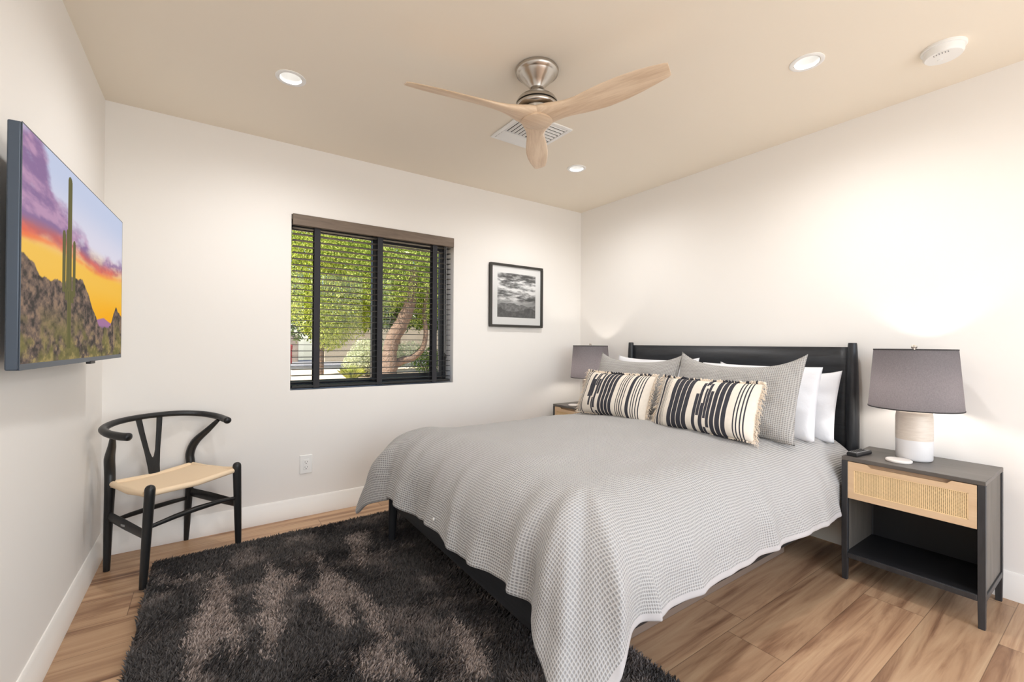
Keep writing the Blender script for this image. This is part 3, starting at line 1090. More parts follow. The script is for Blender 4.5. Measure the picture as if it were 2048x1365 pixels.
rgba = np.ones((n, 5, 4), np.float32)
rgba[:, :, :3] = colr[:, None, :]
rgba[:, :2, :3] *= 1.0
ca.data.foreach_set('color', rgba.ravel())
o = link(me, 'pile', rug)
o['kind'] = 'stuff'

# ------------------------------------------------------------------ bed
BYC = -1.463
bed = thing('bed', 'black wood platform bed with low headboard against the right wall', 'bed', (-1.1, BYC, 0))
bx = lambda x: x + 1.1
for sy, yv in ((1, -.686), (-1, -2.241)):
    yl = yv - BYC
    pts, rad = [], []
    for z, r in ((0, .020), (.15, .025), (.4, .031), (.7, .032), (.9, .030), (1.05, .026), (1.155, .021), (1.163, .019)):
        pts.append((bx(-.065), yl, z))
        rad.append(r)
    MB().tube(pts, rad, 24).obj('headboard_post', M_BLACKWZ, bed, angle=50)
# gently bowed headboard panel
b = MB()
vs, fs = [], []
ny, nz_ = 30, 8
for j in range(nz_ + 1):
    for i in range(ny + 1):
        u = i / ny * 2 - 1
        y = u * .765
        z = .34 + (1.139 - .34) * j / nz_
        vs.append((bx(-.055 + .018 * (1 - u * u)), y, z))
for j in range(nz_):
    for i in range(ny):
        q = j * (ny + 1) + i
        fs.append((q, q + 1, q + ny + 2, q + ny + 1))
hb = b.add(vs, fs).obj('headboard_panel', M_BLACKW, bed)
md = hb.modifiers.new('solid', 'SOLIDIFY')
md.thickness = .02
md.offset = 0
MB().box(bx(-2.10), bx(-.07), -.745, -.715, .205, .38).obj('side_rail', M_BLACKWX, bed, bevel=.003)
MB().box(bx(-2.10), bx(-.07), .715, .745, .205, .38).obj('side_rail', M_BLACKWX, bed, bevel=.003)
MB().box(bx(-2.135), bx(-2.105), -.72, .72, .205, .38).obj('foot_rail', M_BLACKW, bed, bevel=.003)
for yl in (.735, -.735):
    MB().tube([(bx(-2.145), yl, .022), (bx(-2.138), yl, .2), (bx(-2.13), yl, .385)], [.018, .026, .029], 20).obj('foot_leg', M_BLACKWZ, bed, angle=50)
MB().box(bx(-2.1), bx(-.08), -.712, .712, .34, .375).obj('slat_deck', M_INNER, bed)
MB().box(bx(-2.08), bx(-.09), -.71, .71, .376, .60).obj('mattress', M_LINEN_W, bed, bevel=.04, seg=4)

bxo = thing('storage_box', 'long low taupe storage box on the floor under the bed', 'box', (-1.04, -1.62, 0))
MB().box(-.65, .66, -.41, .41, 0, .165).obj('box_body', M_BOXTAUPE, bxo, bevel=.004)
MB().box(-.655, .665, -.415, .415, .165, .19).obj('lid', M_BOXTAUPE, bxo, bevel=.004)

# ------------------------------------------------------------------ duvet
YC = -1.463
XI, YI, XH = -1.90, .575, -.10           # flat zone: x from XH to XI, |y-YC| < YI
RD = .27
ZT = .684
OF, OS = .512, .478                      # cloth length past the flat zone (foot, sides)
def duvet_pt(s, t_):
    """cloth coordinates (metres): s from the head, t across"""
    xl = XH - s
    a = max(0.0, (XI - xl))
    yv = YC + t_
    bb = max(0.0, abs(t_) - YI)
    sg = 1 if t_ > 0 else -1
    d = math.hypot(a, bb)
    ph = math.atan2(bb, a) if d > 1e-6 else 0
    corner = math.sin(2 * ph) ** 2 if a > 0 and bb > 0 else 0
    de = d * (1 + (.07 if t_ > 0 else .10) * corner)
    # fold coordinate runs along the hem
    if a > 0:
        fc = (t_ if bb == 0 else sg * (YI + ph * .42))
    else:
        fc = sg * (YI + .66 + s * .9 - (XH - XI) * .9)
    hem = min(1.0, de / .45)
    nf = mnoise.noise(Vector((fc * 4.6 + 3.1, de * 1.2, 1.7)))
    nf2 = mnoise.noise(Vector((fc * 12 + 9.3, de * 2.0, 4.7)))
    rdg = .5 - abs(nf) * 1.7
    fold = hem * (.042 * rdg + .026 * nf2 + .012) * (1 + .9 * corner) * (1.0 if a > 0 else .55)
    rd = RD * (1 + .50 * corner)
    q = min(de / rd, PI / 2 * .93)
    rho = rd * math.sin(q)
    h = rd * (1 - math.cos(q))
    ex = max(0, de - rd * q)
    rho += ex * (.20 + .16 * corner)
    h += ex * (.97 - .06 * corner)
    rho += fold
    ux_, uy_ = (-math.cos(ph), sg * math.sin(ph)) if d > 1e-6 else (0, 0)
    x = max(xl, XI) + ux_ * rho
    y = YC + max(-YI, min(YI, t_)) + uy_ * rho
    puff = .014 * mnoise.noise(Vector((xl * 2.3, t_ * 2.3, .3))) + .008 * mnoise.noise(Vector((xl * 5.5, t_ * 5.5, 2.3))) + .003 * mnoise.noise(Vector((xl * 14, t_ * 14, 5.3)))
    z = ZT - h + puff * (1 - .3 * hem) - .05 * min(1, max(0, (abs(t_) - .3) / .6)) * (1 if a == 0 else max(0, 1 - a / .2))
    z += .25 * fold
    if xl > -.47:                               # pressed back by the nightstands
        y = max(YC - .838, min(YC + .838, y))
    return Vector((x, y, z))
ds_ = .0125
ns = int((XH - XI + OF) / ds_)
nt = int(2 * (YI + OS) / ds_)
dv, du_ = [], []
for i in range(ns + 1):
    for j in range(nt + 1):
        s = (XH - XI + OF) * i / ns
        tt = -(YI + OS) + 2 * (YI + OS) * j / nt
        # uneven hem line
        e = mnoise.noise(Vector((tt * 3.1, 0, 7.7))) * .035
        k_ = max(0, (s - (XH - XI)) / OF)
        s2 = s + (e + .03 * max(0, tt) / .575) * k_ ** 2
        e2 = mnoise.noise(Vector((s * 2.3, 5.5, 1.7))) * .022 * (1 if tt < 0 else -1)
        kk = max(0, (abs(tt) - YI) / OS)
        t2 = tt + e2 * kk ** 2
        dv.append(duvet_pt(s2, t2))
        du_.append((s, tt))
fs, mi = [], []
for i in range(ns):
    for j in range(nt):
        q = i * (nt + 1) + j
        fs.append((q, q + 1, q + nt + 2, q + nt + 1))
        edge_ = j < 2 or j >= nt - 2
        mi.append(2 if edge_ else 0)
me = bpy.data.meshes.new('duvet')
org = Vector((-1.1, YC, .40))
me.from_pydata([tuple(v - org) for v in dv], [], fs)
for m_ in (M_DUVET, M_DUVETBACK, M_HEM):
    me.materials.append(m_)
me.polygons.foreach_set('material_index', mi)
me.polygons.foreach_set('use_smooth', [True] * len(me.polygons))
uvl = me.uv_layers.new(name='UVMap')
lv = np.empty(len(me.loops), np.int32)
me.loops.foreach_get('vertex_index', lv)
uvl.data.foreach_set('uv', np.array(du_, np.float32)[lv].ravel())
me.update()
duv = tag(link(me, 'duvet', loc=org), 'light grey waffle weave duvet draped over the bed and hanging past its foot', 'duvet')
md = duv.modifiers.new('solid', 'SOLIDIFY')
md.thickness = .018
md.offset = -1
md.use_rim = True
md.material_offset = 1
md.material_offset_rim = 2
md = duv.modifiers.new('sub', 'SUBSURF')
md.levels = 1
md.render_levels = 1
def duvet_top(x, y):
    return duvet_pt(XH - x, y - YC).z

# ------------------------------------------------------------------ pillows
def pillow_verts(w, h, th, nu, nv, pinch=.05, seed=0, wr=.006, sag=0.0, ears=0.0):
    """front and back sheets of a stuffed pillow; local X width, Z height (0..h), -Y front"""
    out = []
    for side in (-1, 1):
        for j in range(nv + 1):
            for i in range(nu + 1):
                u, v = i / nu * 2 - 1, j / nv * 2 - 1
                k = (max(0, 1 - abs(u) ** 3.2) * max(0, 1 - abs(v) ** 3.2)) ** .55
                x = w / 2 * u * (1 - pinch * (1 - v * v))
                z = h / 2 * v * (1 - pinch * 1.25 * (1 - u * u)) + h / 2
                z += ears * abs(u) ** 4 * max(0, v) ** 3
                z -= sag * (1 - u * u) * max(0, v) ** 2
                y = side * th / 2 * k * (1 - .22 * v)
                nn = mnoise.noise(Vector((x * 7, z * 7, seed + side * 3.1))) * wr + mnoise.noise(Vector((x * 17, z * 17, seed + 9 + side))) * wr * .5
                y += side * nn * (k ** .5)
                out.append((x, y, z))
    return out


def pillow_faces(nu, nv):
    fs = []
    n1 = (nu + 1) * (nv + 1)
    for s in (0, 1):
        for j in range(nv):
            for i in range(nu):
                q = s * n1 + j * (nu + 1) + i
                f = (q, q + 1, q + nu + 2, q + nu + 1)
                fs.append(f if s == 0 else f[::-1])
    return fs


def pillow_obj(name, w, h, th, mats, mfun=None, nu=60, nv=40, root=None, bend=0.0, **kw):
    vs = pillow_verts(w, h, th, nu, nv, **kw)
    if bend:
        vs = [(x, y + bend * (x / (w / 2)) ** 2, z) for x, y, z in vs]
    fs = pillow_faces(nu, nv)
    me = bpy.data.meshes.new(name)
    me.from_pydata(vs, [], fs)
    for m_ in (mats if isinstance(mats, (list, tuple)) else [mats]):
        me.materials.append(m_)
    uv = me.uv_layers.new(name='UVMap')
    lv = np.empty(len(me.loops), np.int32)
    me.loops.foreach_get('vertex_index', lv)
    va = np.array(vs, np.float32)[:, [0, 2]]
    uv.data.foreach_set('uv', va[lv].ravel())
    if mfun:
        mi = []
        for s in (0, 1):
            for j in range(nv):
                for i in range(nu):
                    mi.append(mfun((i + .5) / nu, (j + .5) / nv))
        me.polygons.foreach_set('material_index', mi)
    bm = bmesh.new()
    bm.from_mesh(me)
    bmesh.ops.remove_doubles(bm, verts=bm.verts, dist=1e-5)
    bmesh.ops.recalc_face_normals(bm, faces=bm.faces)
    bm.to_mesh(me)
    bm.free()
    me.polygons.foreach_set('use_smooth', [True] * len(me.polygons))
    me.update()
    return link(me, name, root)


def pose(o, x, y, z, tilt, yaw=0.0, roll=0.0):
    o.location = (x, y, z)
    o.rotation_euler = (R(-tilt), R(roll), R(-90 + yaw))
    return o


# white sleeping pillows at the back
pose(tag(pillow_obj('pillow', .70, .415, .14, M_LINEN_W, seed=1, pinch=.03, ears=.02), 'white pillow behind the left grey sham', 'pillow', 'white sleeping pillows'), -.42, -1.12, .64, 15)
pose(tag(pillow_obj('pillow', .69, .37, .11, M_LINEN_W, seed=2, ears=.03, wr=.018, pinch=.035), 'rear white pillow nearest the headboard on the right', 'pillow', 'white sleeping pillows'), -.245, -1.872, .63, 10, 0, 2)
pose(tag(pillow_obj('pillow', .69, .405, .14, M_LINEN_W, seed=3, wr=.016, pinch=.03), 'front white pillow tucked behind the right grey sham', 'pillow', 'white sleeping pillows'), -.42, -1.845, .64, 15, 0, 0)
# grey waffle shams
pose(tag(pillow_obj('sham', .715, .425, .14, M_SHAM, seed=5, ears=.035, sag=.02, wr=.012), 'left grey waffle sham leaning behind a striped pillow', 'pillow', 'grey waffle shams'), -.635, -1.115, .65, 19)
pose(tag(pillow_obj('sham', .72, .425, .15, M_SHAM, seed=6, ears=.055, sag=.02, wr=.012), 'right grey waffle sham with pointed corner leaning on white pillow', 'pillow', 'grey waffle shams'), -.64, -1.825, .65, 19, 1)


def stripe_fun(bands, blocks):
    def f(u, v):
        for a, b in bands:
            if a <= u < b:
                return 1
        for a, b, segs in blocks:
            if a <= u < b:
                return 1 if any(p <= v < q for p, q in segs) else 0
        return 0
    return f


def lines(a, b, n, duty=.42):
    p = (b - a) / n
    return [(a + k * p, a + k * p + p * duty) for k in range(n)]


fl = stripe_fun(lines(.03, .13, 3, .5) + lines(.385, .60, 4, .80) + lines(.645, .765, 4, .38) + [(.785, .825)] + lines(.845, .955, 4, .40),
                [(.185, .220, [(.34, .93)]), (.222, .252, [(.14, .78)]), (.254, .276, [(.36, .97)]), (.278, .300, [(0, .33), (.62, 1.0)]), (.302, .334, [(.10, .80), (.94, 1)]), (.338, .368, [(.42, .97), (0, .06)])])
frr = stripe_fun(lines(.02, .055, 2, .5) + [(.06, .09)] + lines(.10, .155, 4, .45) + lines(.195, .42, 4, .86) + lines(.645, .80, 3, .82) + lines(.85, .955, 4, .42),
                 [(.47, .505, [(0, .68)]), (.507, .537, [(.26, .92)]), (.539, .556, [(0, .5), (.86, 1)]), (.558, .574, [(0, .80), (.88, 1)]), (.577, .605, [(.22, .92), (0, .08)]), (.607, .636, [(.08, .76)])])


def fringe(root, w, h, mfun, seed):
    """cord fringe on the short sides, knotted tufts along top and bottom"""
    rnd = random.Random(seed)
    for sx in (-1, 1):
        b = MB()
        for k in range(120):
            v = k / 119
            z = h * v
            x = sx * (w / 2 - .003) * (1 - .04 * (1 - (2 * v - 1) ** 2))
            L = rnd.uniform(.014, .032)
            d = Vector((sx * rnd.uniform(.6, 1), rnd.uniform(-.6, .5), rnd.uniform(-.8, .35))).normalized()
            p0 = Vector((x, rnd.uniform(-.006, .006), z))
            p1 = p0 + d * L * .5 + Vector((sx * .002, 0, .002))
            p2 = p0 + d * L + Vector((0, rnd.uniform(-.006, .004), -.35 * L))
            b.tube([p0, p1, p2], [.0015, .0013, .0007], 4)
        b.obj('fringe', M_FRINGE, root, fix=False)
    for top in (0, 1):
        b = MB()
        for k in range(84):
            u = k / 83
            x = w * (u - .5)
            z = (h / 2) * (2 * top - 1) * (1 - .0625 * (1 - (2 * u - 1) ** 2)) + h / 2
            m = mfun(min(.999, u), .97 if top else .03)
            for q in range(2):
                d = Vector((rnd.uniform(-.6, .6), rnd.uniform(-.9, .4), (1 if top else -.25) * rnd.uniform(.4, 1)))
                r = rnd.uniform(.0032, .0058)
                p0 = Vector((x + rnd.uniform(-.004, .004), rnd.uniform(-.006, .004), z))
                b.tube([p0, p0 + d * .008, p0 + d * .015 + Vector((rnd.uniform(-.004, .004), 0, 0))], [r * .8, r, r * .4], 5, m)
        b.obj('tufted_edge', [M_FRINGE, M_NAVY], root, fix=False)


for nm, lb, w_, h_, fn, sd_, x_, y_, z_, tl, yw in (
        ('lumbar_pillow', 'left cream and dark striped lumbar pillow with fringed ends', .57, .305, fl, 11, -.85, -1.165, .668, 22, 2),
        ('lumbar_pillow', 'right cream and dark striped lumbar pillow with fringed ends', .575, .305, frr, 12, -.835, -1.795, .668, 22, 3)):
    th = thing(nm, lb, 'pillow', (0, 0, 0), 0, 'striped lumbar pillows')
    pose(th, x_, y_, z_, tl, yw)
    pillow_obj('cover', w_, h_, .15, [M_CREAM, M_NAVY], fn, 280, 90, th, seed=sd_, wr=.005, pinch=.045)
    fringe(th, w_, h_, fn, sd_)

# button on the duvet hem
pb = duvet_pt(XH - XI + OF - .055, .04)
MB().lathe([(.007, 0), (.007, .003), (.004, .004), (0, .004)], 16).obj('button', M_WHITE, duv, loc=pb - org + Vector((-.004, 0, 0)))
bpy.data.objects['button'].rotation_euler = (0, R(-75), 0)

# ------------------------------------------------------------------ nightstands
def nightstand(label, loc):
    ns_ = thing('nightstand', label, 'nightstand', loc, R(-90), 'nightstands either side of the bed')
    hx, hy = .245, .190
    lw = .024
    MB().box(-hx, hx, -hy, hy, .583, .601).obj('top', [M_STANDTOP], ns_, bevel=.002)
    for sx in (-1, 1):
        for sy in (-1, 1):
            x0, x1 = sorted((sx * hx, sx * (hx - lw)))
            y0, y1 = sorted((sy * hy, sy * (hy - lw)))
            xc, yc = (x0 + x1) / 2, (y0 + y1) / 2
            b = MB()
            b.box(x0, x1, y0, y1, .12, .583)
            # lower leg tapers a little
            q = .0105
            vs = [(xc + a * q, yc + c * q, 0) for a, c in ((-1, -1), (1, -1), (1, 1), (-1, 1))] + [(x0, y0, .12), (x1, y0, .12), (x1, y1, .12), (x0, y1, .12)]
            b.add(vs, [(3, 2, 1, 0), (0, 1, 5, 4), (1, 2, 6, 5), (2, 3, 7, 6), (3, 0, 4, 7)])
            b.obj('leg', M_STAND, ns_, bevel=.0015)
        x0, x1 = sorted((sx * (hx - .006), sx * (hx - .018)))
        MB().box(x0, x1, -hy + lw, hy - lw, .135, .583).obj('side_panel', M_STANDSIDE, ns_, smooth=False)
        x0, x1 = sorted((sx * hx, sx * (hx - .02)))
        MB().box(x0, x1, -hy + lw, hy - lw, .112, .136).obj('side_rail', M_STAND, ns_, bevel=.0015)
    MB().box(-hx + lw, hx - lw, hy - .02, hy - .008, .13, .583).obj('back_panel', M_INNER, ns_, smooth=False)
    b = MB().box(-hx + .018, hx - .018, -hy + .004, hy - .02, .118, .136)
    b.obj('shelf', M_INNER, ns_, bevel=.001)
    MB().box(-hx + lw, hx - lw, -hy, -hy + .018, .110, .134).obj('shelf_edge', M_STAND, ns_, bevel=.0015)
    MB().box(-hx + .02, hx - .02, -hy + .03, hy - .02, .395, .401).obj('drawer_floor', M_INNER, ns_, smooth=False)
    # drawer: oak frame with a scooped finger pull and a cane panel
    fw, z0_, z1_ = hx - lw - .0015, .402, .580
    yf, yb = -hy + .001, -hy + .019
    cz0, cz1, cw = .432, .543, fw - .024
    nw = .148
    arc = [(nw - .028 + .028 * math.cos(a), .580 - .015 * 0 - .014 * (1 - math.cos(0)) + 0 * a) for a in ()]
    notch = [(-nw, z1_)] + [(-nw + .02 * k / 6, z1_ - .014 * (.5 - .5 * math.cos(PI * k / 6))) for k in range(1, 7)] + [(nw - .02 + .02 * k / 6, z1_ - .014 * (.5 + .5 * math.cos(PI * k / 6))) for k in range(0, 6)] + [(nw, z1_)]
    dr = MB()
    dr.box(-fw, -cw, yf, yb, z0_, z1_)
    dr.box(cw, fw, yf, yb, z0_, z1_)
    dr.box(-cw, cw, yf, yb, z0_, cz0)
    top = [(-cw, cz1), (cw, cz1), (cw, z1_)] + list(reversed(notch)) + [(-cw, z1_)]
    # strip above the cane, split in quads following the notch
    prof = [(-cw, z1_)] + notch + [(cw, z1_)]
    for (xa, za), (xb, zb) in zip(prof[:-1], prof[1:]):
        dr.add([(xa, yf, cz1), (xb, yf, cz1), (xb, yf, zb), (xa, yf, za), (xa, yb, cz1), (xb, yb, cz1), (xb, yb, zb), (xa, yb, za)],
               [(0, 1, 2, 3), (7, 6, 5, 4), (3, 2, 6, 7), (0, 4, 5, 1)])
    d = dr.obj('drawer', M_OAK, ns_, angle=30)
    MB().box(-nw - .005, nw + .005, yb, yb + .006, z1_ - .03, z1_).obj('finger_pull', M_OAKCUT, d, smooth=False)
    MB().box(-cw, cw, yf + .010, yf + .013, cz0, cz1).obj('cane_backing', M_CANEBACK, d, smooth=False)
    b = MB()
    for q in ((-cw, cw, cz0, cz0 + .004), (-cw, cw, cz1 - .004, cz1), (-cw, -cw + .004, cz0, cz1), (cw - .004, cw, cz0, cz1)):
        b.box(q[0], q[1], yf + .001, yf + .008, q[2], q[3])
    nV, nH = 62, 19
    for k in range(nV):
        x = -cw + 2 * cw * (k + .5) / nV
        b.box(x - .0017, x + .0017, yf + .0035, yf + .006, cz0, cz1)
    for k in range(nH):
        z = cz0 + (cz1 - cz0) * (k + .5) / nH
        b.box(-cw, cw, yf + .0028, yf + .0052, z - .0014, z + .0014)
    b.obj('cane_panel', M_CANE, d, smooth=False)
    return ns_


nsr = nightstand('black nightstand with cane drawer at right holding the remote control', (-.240, -2.557, 0))
nsl = dup(nsr, (-.240, -.345, 0), R(-90), 'black nightstand mostly hidden behind the bed in the far corner')

# ------------------------------------------------------------------ lamps
t = NT('cream_glaze')
nz = t.noise(t.coord('Object', scale=(6, 6, 40)), 4, 5, .6)
M_GLAZE = t.pbr(t.mix(nz, srgb(200, 186, 172), srgb(232, 222, 210)), .3, 0, .5, nz, .08, .003)
M_GLAZEW = plain('white_glaze', srgb(228, 226, 226), .3, nscale=9, var=.03)
lamp = thing('table_lamp', 'two tone ceramic table lamp with charcoal shade on the right nightstand', 'lamp', (-.205, -2.532, .601), 0, 'bedside lamps')
MB().lathe([(0, 0), (.060, 0), (.066, .004), (.068, .012), (.069, .098)], 48).obj('base_band', M_GLAZEW, lamp, angle=60)
MB().lathe([(.069, .098), (.0695, .12), (.069, .205), (.066, .226), (.056, .238), (.030, .244), (.014, .246), (.014, .252), (0, .252)], 48).obj('base_body', M_GLAZE, lamp, angle=60)
MB().lathe([(.011, .252), (.011, .262), (.016, .264), (.016, .288), (0, .288)], 20).obj('socket', M_BRASS, lamp)
MB().lathe([(0, .288), (.014, .292), (.027, .322), (.028, .345), (.020, .366), (0, .373)], 24).obj('bulb', M_BULB, lamp, angle=80)
b = MB()
for s in (-1, 1):
    b.tube(catmull([(s * .014, 0, .29), (s * .048, 0, .36), (s * .048, 0, .45), (s * .02, 0, .512), (0, 0, .522)], 5), .0018, 6)
b.obj('harp', M_BRASS, lamp)
zs0, zs1, rb_, rt_ = .247, .528, .174, .153
shd = MB().lathe([(rb_, zs0), (rt_, zs1), (rt_ - .0015, zs1), (rb_ - .0015, zs0)], 72, closed=True).obj('lamp_shade', M_SHADE, lamp, angle=60)
M_SHTRIM = plain('dark_shade_trim', srgb(56, 54, 55), .9)
for r, z in ((rb_, zs0), (rt_, zs1)):
    MB().lathe([(r - .002, z - .001), (r + .001, z - .001), (r + .001, z + .004), (r - .002, z + .004)], 72, closed=True).obj('shade_trim', M_SHTRIM, shd)
b = MB()
for k in range(3):
    a = 2 * PI * k / 3 + .3
    b.tube([(0, 0, .522), (rt_ * math.cos(a), rt_ * math.sin(a), .526)], .0015, 6)
b.obj('spider', M_BRASS, shd)
MB().lathe([(.004, .522), (.004, .530), (.010, .536), (.012, .543), (.009, .551), (0, .554)], 20).obj('finial', M_BRASS, lamp)
lamp2 = dup(lamp, (-.207, -.347, .601), 0, 'table lamp with charcoal shade in the far corner by the window wall')
# coasters, remote
co_ = tag(MB().lathe([(0, 0), (.046, 0), (.049, .003), (.049, .009), (.046, .012), (0, .012)], 40).obj('coaster', M_MARBLE, loc=(-.326, -2.505, .601)), 'round white coaster in front of the lamp beside the remote', 'coaster', 'white coasters')
c2 = co_.copy()
COL.objects.link(c2)
c2.location = (-.36, -.30, .601)
tag(c2, 'round white coaster on the nightstand in the far corner', 'coaster', 'white coasters')
rm = thing('remote_control', 'black and grey remote control at the left edge of the right nightstand', 'remote', (-.325, -2.352, .601), R(-96))
b = MB()
pts = [(-.085, .0), (-.02, .001), (.05, .002), (.085, .001)]
b.prism([(-.022, .0), (.022, .0), (.024, .010), (.020, .019), (-.020, .019), (-.024, .010)], 'y', -.075, .075)
b.obj('remote_body', M_TVDARK, rm, bevel=.003)
MB().box(-.018, .018, -.065, .065, .019, .0205).obj('face', M_REMGREY, rm, bevel=.0006)
b = MB()
for j in range(7):
    for i in range(3):
        b.box(-.013 + i * .0105, -.0065 + i * .0105, -.058 + j * .016, -.049 + j * .016, .0205, .0222)
b.obj('buttons', M_TVDARK, rm, smooth=False)

# ------------------------------------------------------------------ garden beyond the window
def gz(y):
    return -.12 + .52 * max(0, min(1, (y - .3) / 5.0)) ** 1.0
b = MB()
vs, fs = [], []
ysn = [.22] + [.6 + .4 * k for k in range(14)] + [7.5, 9.5, 11.6]
xsn = [-7 + k for k in range(20)]
for y in ysn:
    for x in xsn:
        vs.append((x, y, gz(y) + .02 * mnoise.noise(Vector((x * .8, y * .8, 0)))))
nx = len(xsn)
for j in range(len(ysn) - 1):
    for i in range(nx - 1):
        q = j * nx + i
        fs.append((q, q + 1, q + nx + 1, q + nx))
struct(b.add(vs, fs).obj('ground', M_GRAVEL, fix=False))
struct(MB().box(-7, 12, 11.6, 16.5, .2, .41).obj('street', M_STREET, smooth=False))


def leaves(name, blobs, n, size, mat, parent, seed, droop=.3, shell=.35):
    rng = np.random.RandomState(seed)
    vol = np.array([q[3] * q[4] * q[5] for q in blobs]) ** .7
    which = rng.choice(len(blobs), n, p=vol / vol.sum())
    B = np.array(blobs)[which]
    d = rng.normal(size=(n, 3))
    d /= np.linalg.norm(d, axis=1, keepdims=True)
    r = rng.rand(n) ** shell
    lump = .82 + .36 * np_noise2(d[:, 0] * 3 + which * 5, d[:, 2] * 3 + d[:, 1] * 2, seed, 3)
    c = B[:, :3] + d * B[:, 3:6] * (r * lump)[:, None]
    ax = rng.normal(size=(n, 3))
    ax[:, 2] -= droop * 2
    ax /= np.linalg.norm(ax, axis=1, keepdims=True)
    sd = np.cross(ax, rng.normal(size=(n, 3)))
    sd /= np.linalg.norm(sd, axis=1, keepdims=True)
    L = size * rng.uniform(.6, 1.4, n)[:, None]
    Wd = L * .36
    V_ = np.stack([c, c + ax * L * .5 + sd * Wd * .5, c + ax * L, c + ax * L * .5 - sd * Wd * .5], 1).reshape(-1, 3)
    me = np_mesh(name, V_, np.arange(n * 4).reshape(n, 4), mat)
    return link(me, name, parent)


tr1 = thing('tree', 'tree with a thick leaning brown trunk and low branch seen through the right pane', 'tree', (.1, 5.9, .36))
pts = catmull([(-.02, .0, -.1), (.02, .0, .25), (.03, .02, .55), (.12, .04, .9), (.30, .05, 1.2), (.5, .05, 1.7), (.6, .1, 2.4)], 6)
MB().tube(pts, [r * (1 + .18 * mnoise.noise(Vector((i * .9, 0, 3)))) for i, r in enumerate(lerpn([.20, .165, .15, .15, .145, .12, .08], len(pts)))], 14).obj('trunk', M_BARK, tr1, angle=80)
pts = catmull([(.10, .0, .30), (.30, .02, .40), (.55, .05, .46), (.78, .05, .66), (.86, .05, 1.0), (.84, .1, 1.5), (.95, .1, 2.1)], 6)
MB().tube(pts, lerpn([.10, .085, .075, .06, .05, .045, .03], len(pts)), 10).obj('branch', M_BARK, tr1, angle=80)
leaves('foliage', [(.9, .3, 2.2, 1.3, .8, .85), (.1, .2, 2.3, .9, .8, .8), (1.6, .3, 2.0, .8, .7, .8), (.85, .35, 1.5, .38, .4, .45), (.0, .5, 3.0, 1.6, .9, .9), (1.9, .4, 2.8, 1.2, .8, 1.2)], 36000, .058, M_LEAF_G, tr1, 3)

tr2 = thing('tree', 'bright yellow green weeping tree filling the left pane', 'tree', (-.25, 7.4, .4))
pts = catmull([(-.68, .2, -.05), (-.66, .2, .6), (-.6, .2, 1.2), (-.4, .2, 2.2)], 6)
MB().tube(pts, lerpn([.1, .09, .08, .05], len(pts)), 10).obj('trunk', M_BARK, tr2, angle=80)
leaves('foliage', [(-1.1, 0, 2.6, .8, .7, 1.3), (-.9, 0, 1.5, .45, .5, .6), (-.2, 0, 2.3, .9, .8, 1.2), (.4, .1, 2.3, .8, .6, 1.1), (-.55, 0, 1.30, .38, .5, .70), (.15, .1, 1.55, .6, .5, .5), (-.1, .2, 1.15, .55, .4, .35), (-.45, .2, .95, .45, .4, .4), (-.1, 0, 3.3, 1.8, .8, .8)], 54000, .055, M_LEAF_Y, tr2, 5, .8)

tr3 = thing('tree', 'dark green broad tree behind the two front trees', 'tree', (1.6, 10.2, .4))
pts = catmull([(.2, 0, -.05), (.2, 0, 1.0), (.1, 0, 2.4)], 6)
MB().tube(pts, lerpn([.16, .14, .09], len(pts)), 10).obj('trunk', M_BARK, tr3, angle=80)
leaves('foliage', [(-2.2, 0, 3.2, 1.6, .8, 1.7), (-.2, 0, 3.0, 1.8, .9, 2.0), (1.8, 0, 3.0, 1.6, .9, 2.0), (3.2, 0, 2.6, 1.2, .8, 2.0), (.6, 0, 1.9, 1.6, .6, .7), (-2.6, 0, 1.7, 1.0, .6, .9), (-4.4, 0, 2.9, 1.6, .8, 2.0)], 36000, .15, M_LEAF_D, tr3, 8)

sh1 = thing('shrub', 'pale silvery shrub between the two trees outside the window', 'shrub', (-.12, 6.6, .38))
leaves('foliage', [(0, 0, .42, .45, .35, .44), (-.28, 0, .28, .25, .3, .3), (.3, 0, .3, .25, .3, .32)], 9000, .05, M_LEAF_S, sh1, 12, -.5)
b = MB()
for k in range(7):
    a = k / 7 * 2 * PI
    b.tube([(0, 0, -.02), (.2 * math.cos(a), .2 * math.sin(a), .35)], [.012, .006], 6)
b.obj('stems', M_BARK, sh1)
sh2 = thing('shrub', 'grey green shrub at the right edge of the window view', 'shrub', (1.32, 6.7, .38))
leaves('foliage', [(0, 0, .34, .42, .35, .34), (.35, 0, .3, .35, .3, .32)], 3600, .05, M_LEAF_D, sh2, 14, -.2)
b = MB()
for k in range(6):
    a = k / 6 * 2 * PI
    b.tube([(0, 0, -.02), (.2 * math.cos(a), .2 * math.sin(a), .35)], [.012, .006], 6)
b.obj('stems', M_BARK, sh2)
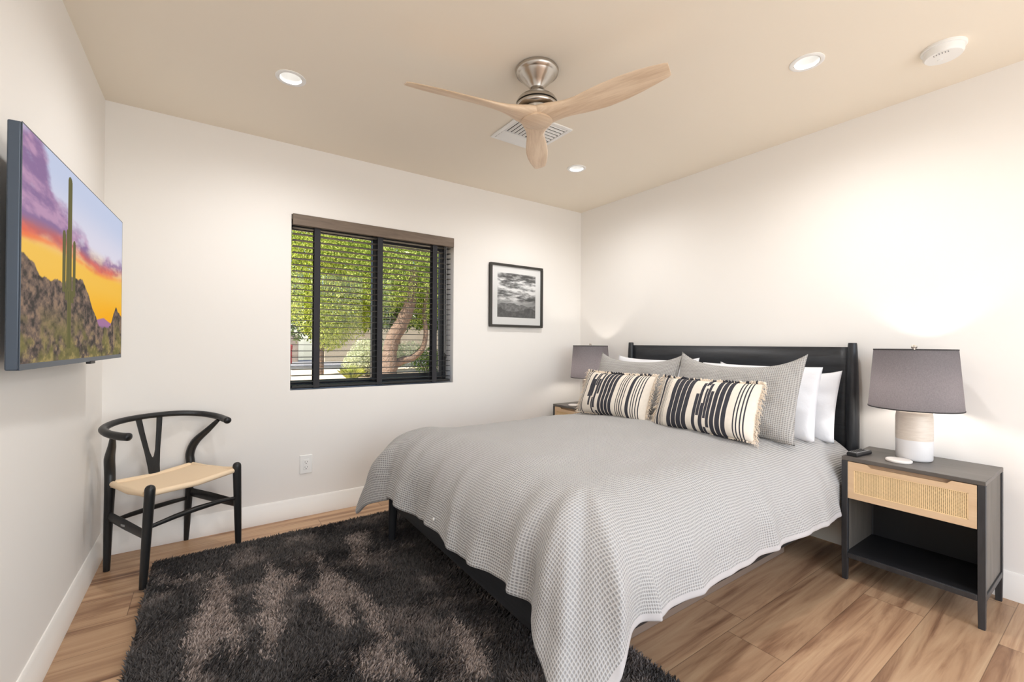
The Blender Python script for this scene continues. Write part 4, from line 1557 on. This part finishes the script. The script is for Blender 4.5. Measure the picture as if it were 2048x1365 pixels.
sh3 = thing('shrub', 'pale shrub glimpsed behind the trunk of the leaning tree', 'shrub', (1.05, 8.6, .4))
leaves('foliage', [(0, 0, .35, .5, .4, .38), (.6, 0, .4, .5, .4, .42)], 4200, .055, M_LEAF_S, sh3, 16, -.4)

gr = thing('grass_clump', 'yellow green tuft of ornamental grass on the gravel outside', 'grass', (-.66, 5.85, .38))
rng = np.random.RandomState(5)
n = 380
a = rng.uniform(0, 2 * PI, n)
sp_ = rng.uniform(.02, .30, n)
hgt_ = .32 - sp_ * .35 + rng.uniform(-.05, .05, n)
p0 = np.stack([np.cos(a) * .03, np.sin(a) * .03, np.full(n, -.01)], 1)
p2 = np.stack([np.cos(a) * sp_, np.sin(a) * sp_, hgt_], 1)
p1 = p0 * .5 + p2 * .5 + np.array([0, 0, .05])
sd = np.stack([-np.sin(a), np.cos(a), np.zeros(n)], 1) * .0028
V_ = np.stack([p0 - sd, p0 + sd, p1 + sd, p2, p1 - sd], 1).reshape(-1, 3)
o = link(np_mesh('blades', V_, np.arange(n * 5).reshape(n, 5), M_GRASS), 'blades', gr)
o['kind'] = 'stuff'

hs = thing('house', 'pale grey neighbouring house at the left of the window view', 'house', (-1.2, 15.5, .3))
MB().box(-3, .7, 0, 2, 0, 3.0).obj('wall', M_STUCCO2, hs, smooth=False)
MB().box(.55, .95, -.6, -.2, 0, 1.1).obj('stone_pier', M_STONE, hs, bevel=.02)
hs2 = thing('garden_wall', 'beige stucco garden wall behind the leaning trunk', 'garden wall', (3.6, 14.5, .3))  # a solid garden wall rather than a fence
MB().box(-3.0, 5, 0, .25, 0, 1.7).obj('panel', M_STUCCO, hs2, smooth=False)
MB().box(-3.05, 5.05, -.05, .3, 1.7, 1.82).obj('coping', M_STUCCO, hs2, smooth=False)
tag(MB().tube([(0, 0, 0), (0, 0, .5)], [.05, .05], 10).tube([(0, 0, .5), (0, 0, .62), (0, 0, .66)], [.065, .065, .02], 10).obj('post', M_RED, loc=(-.75, 13.2, .41)), 'small red post by the street at the left edge of the window', 'post')
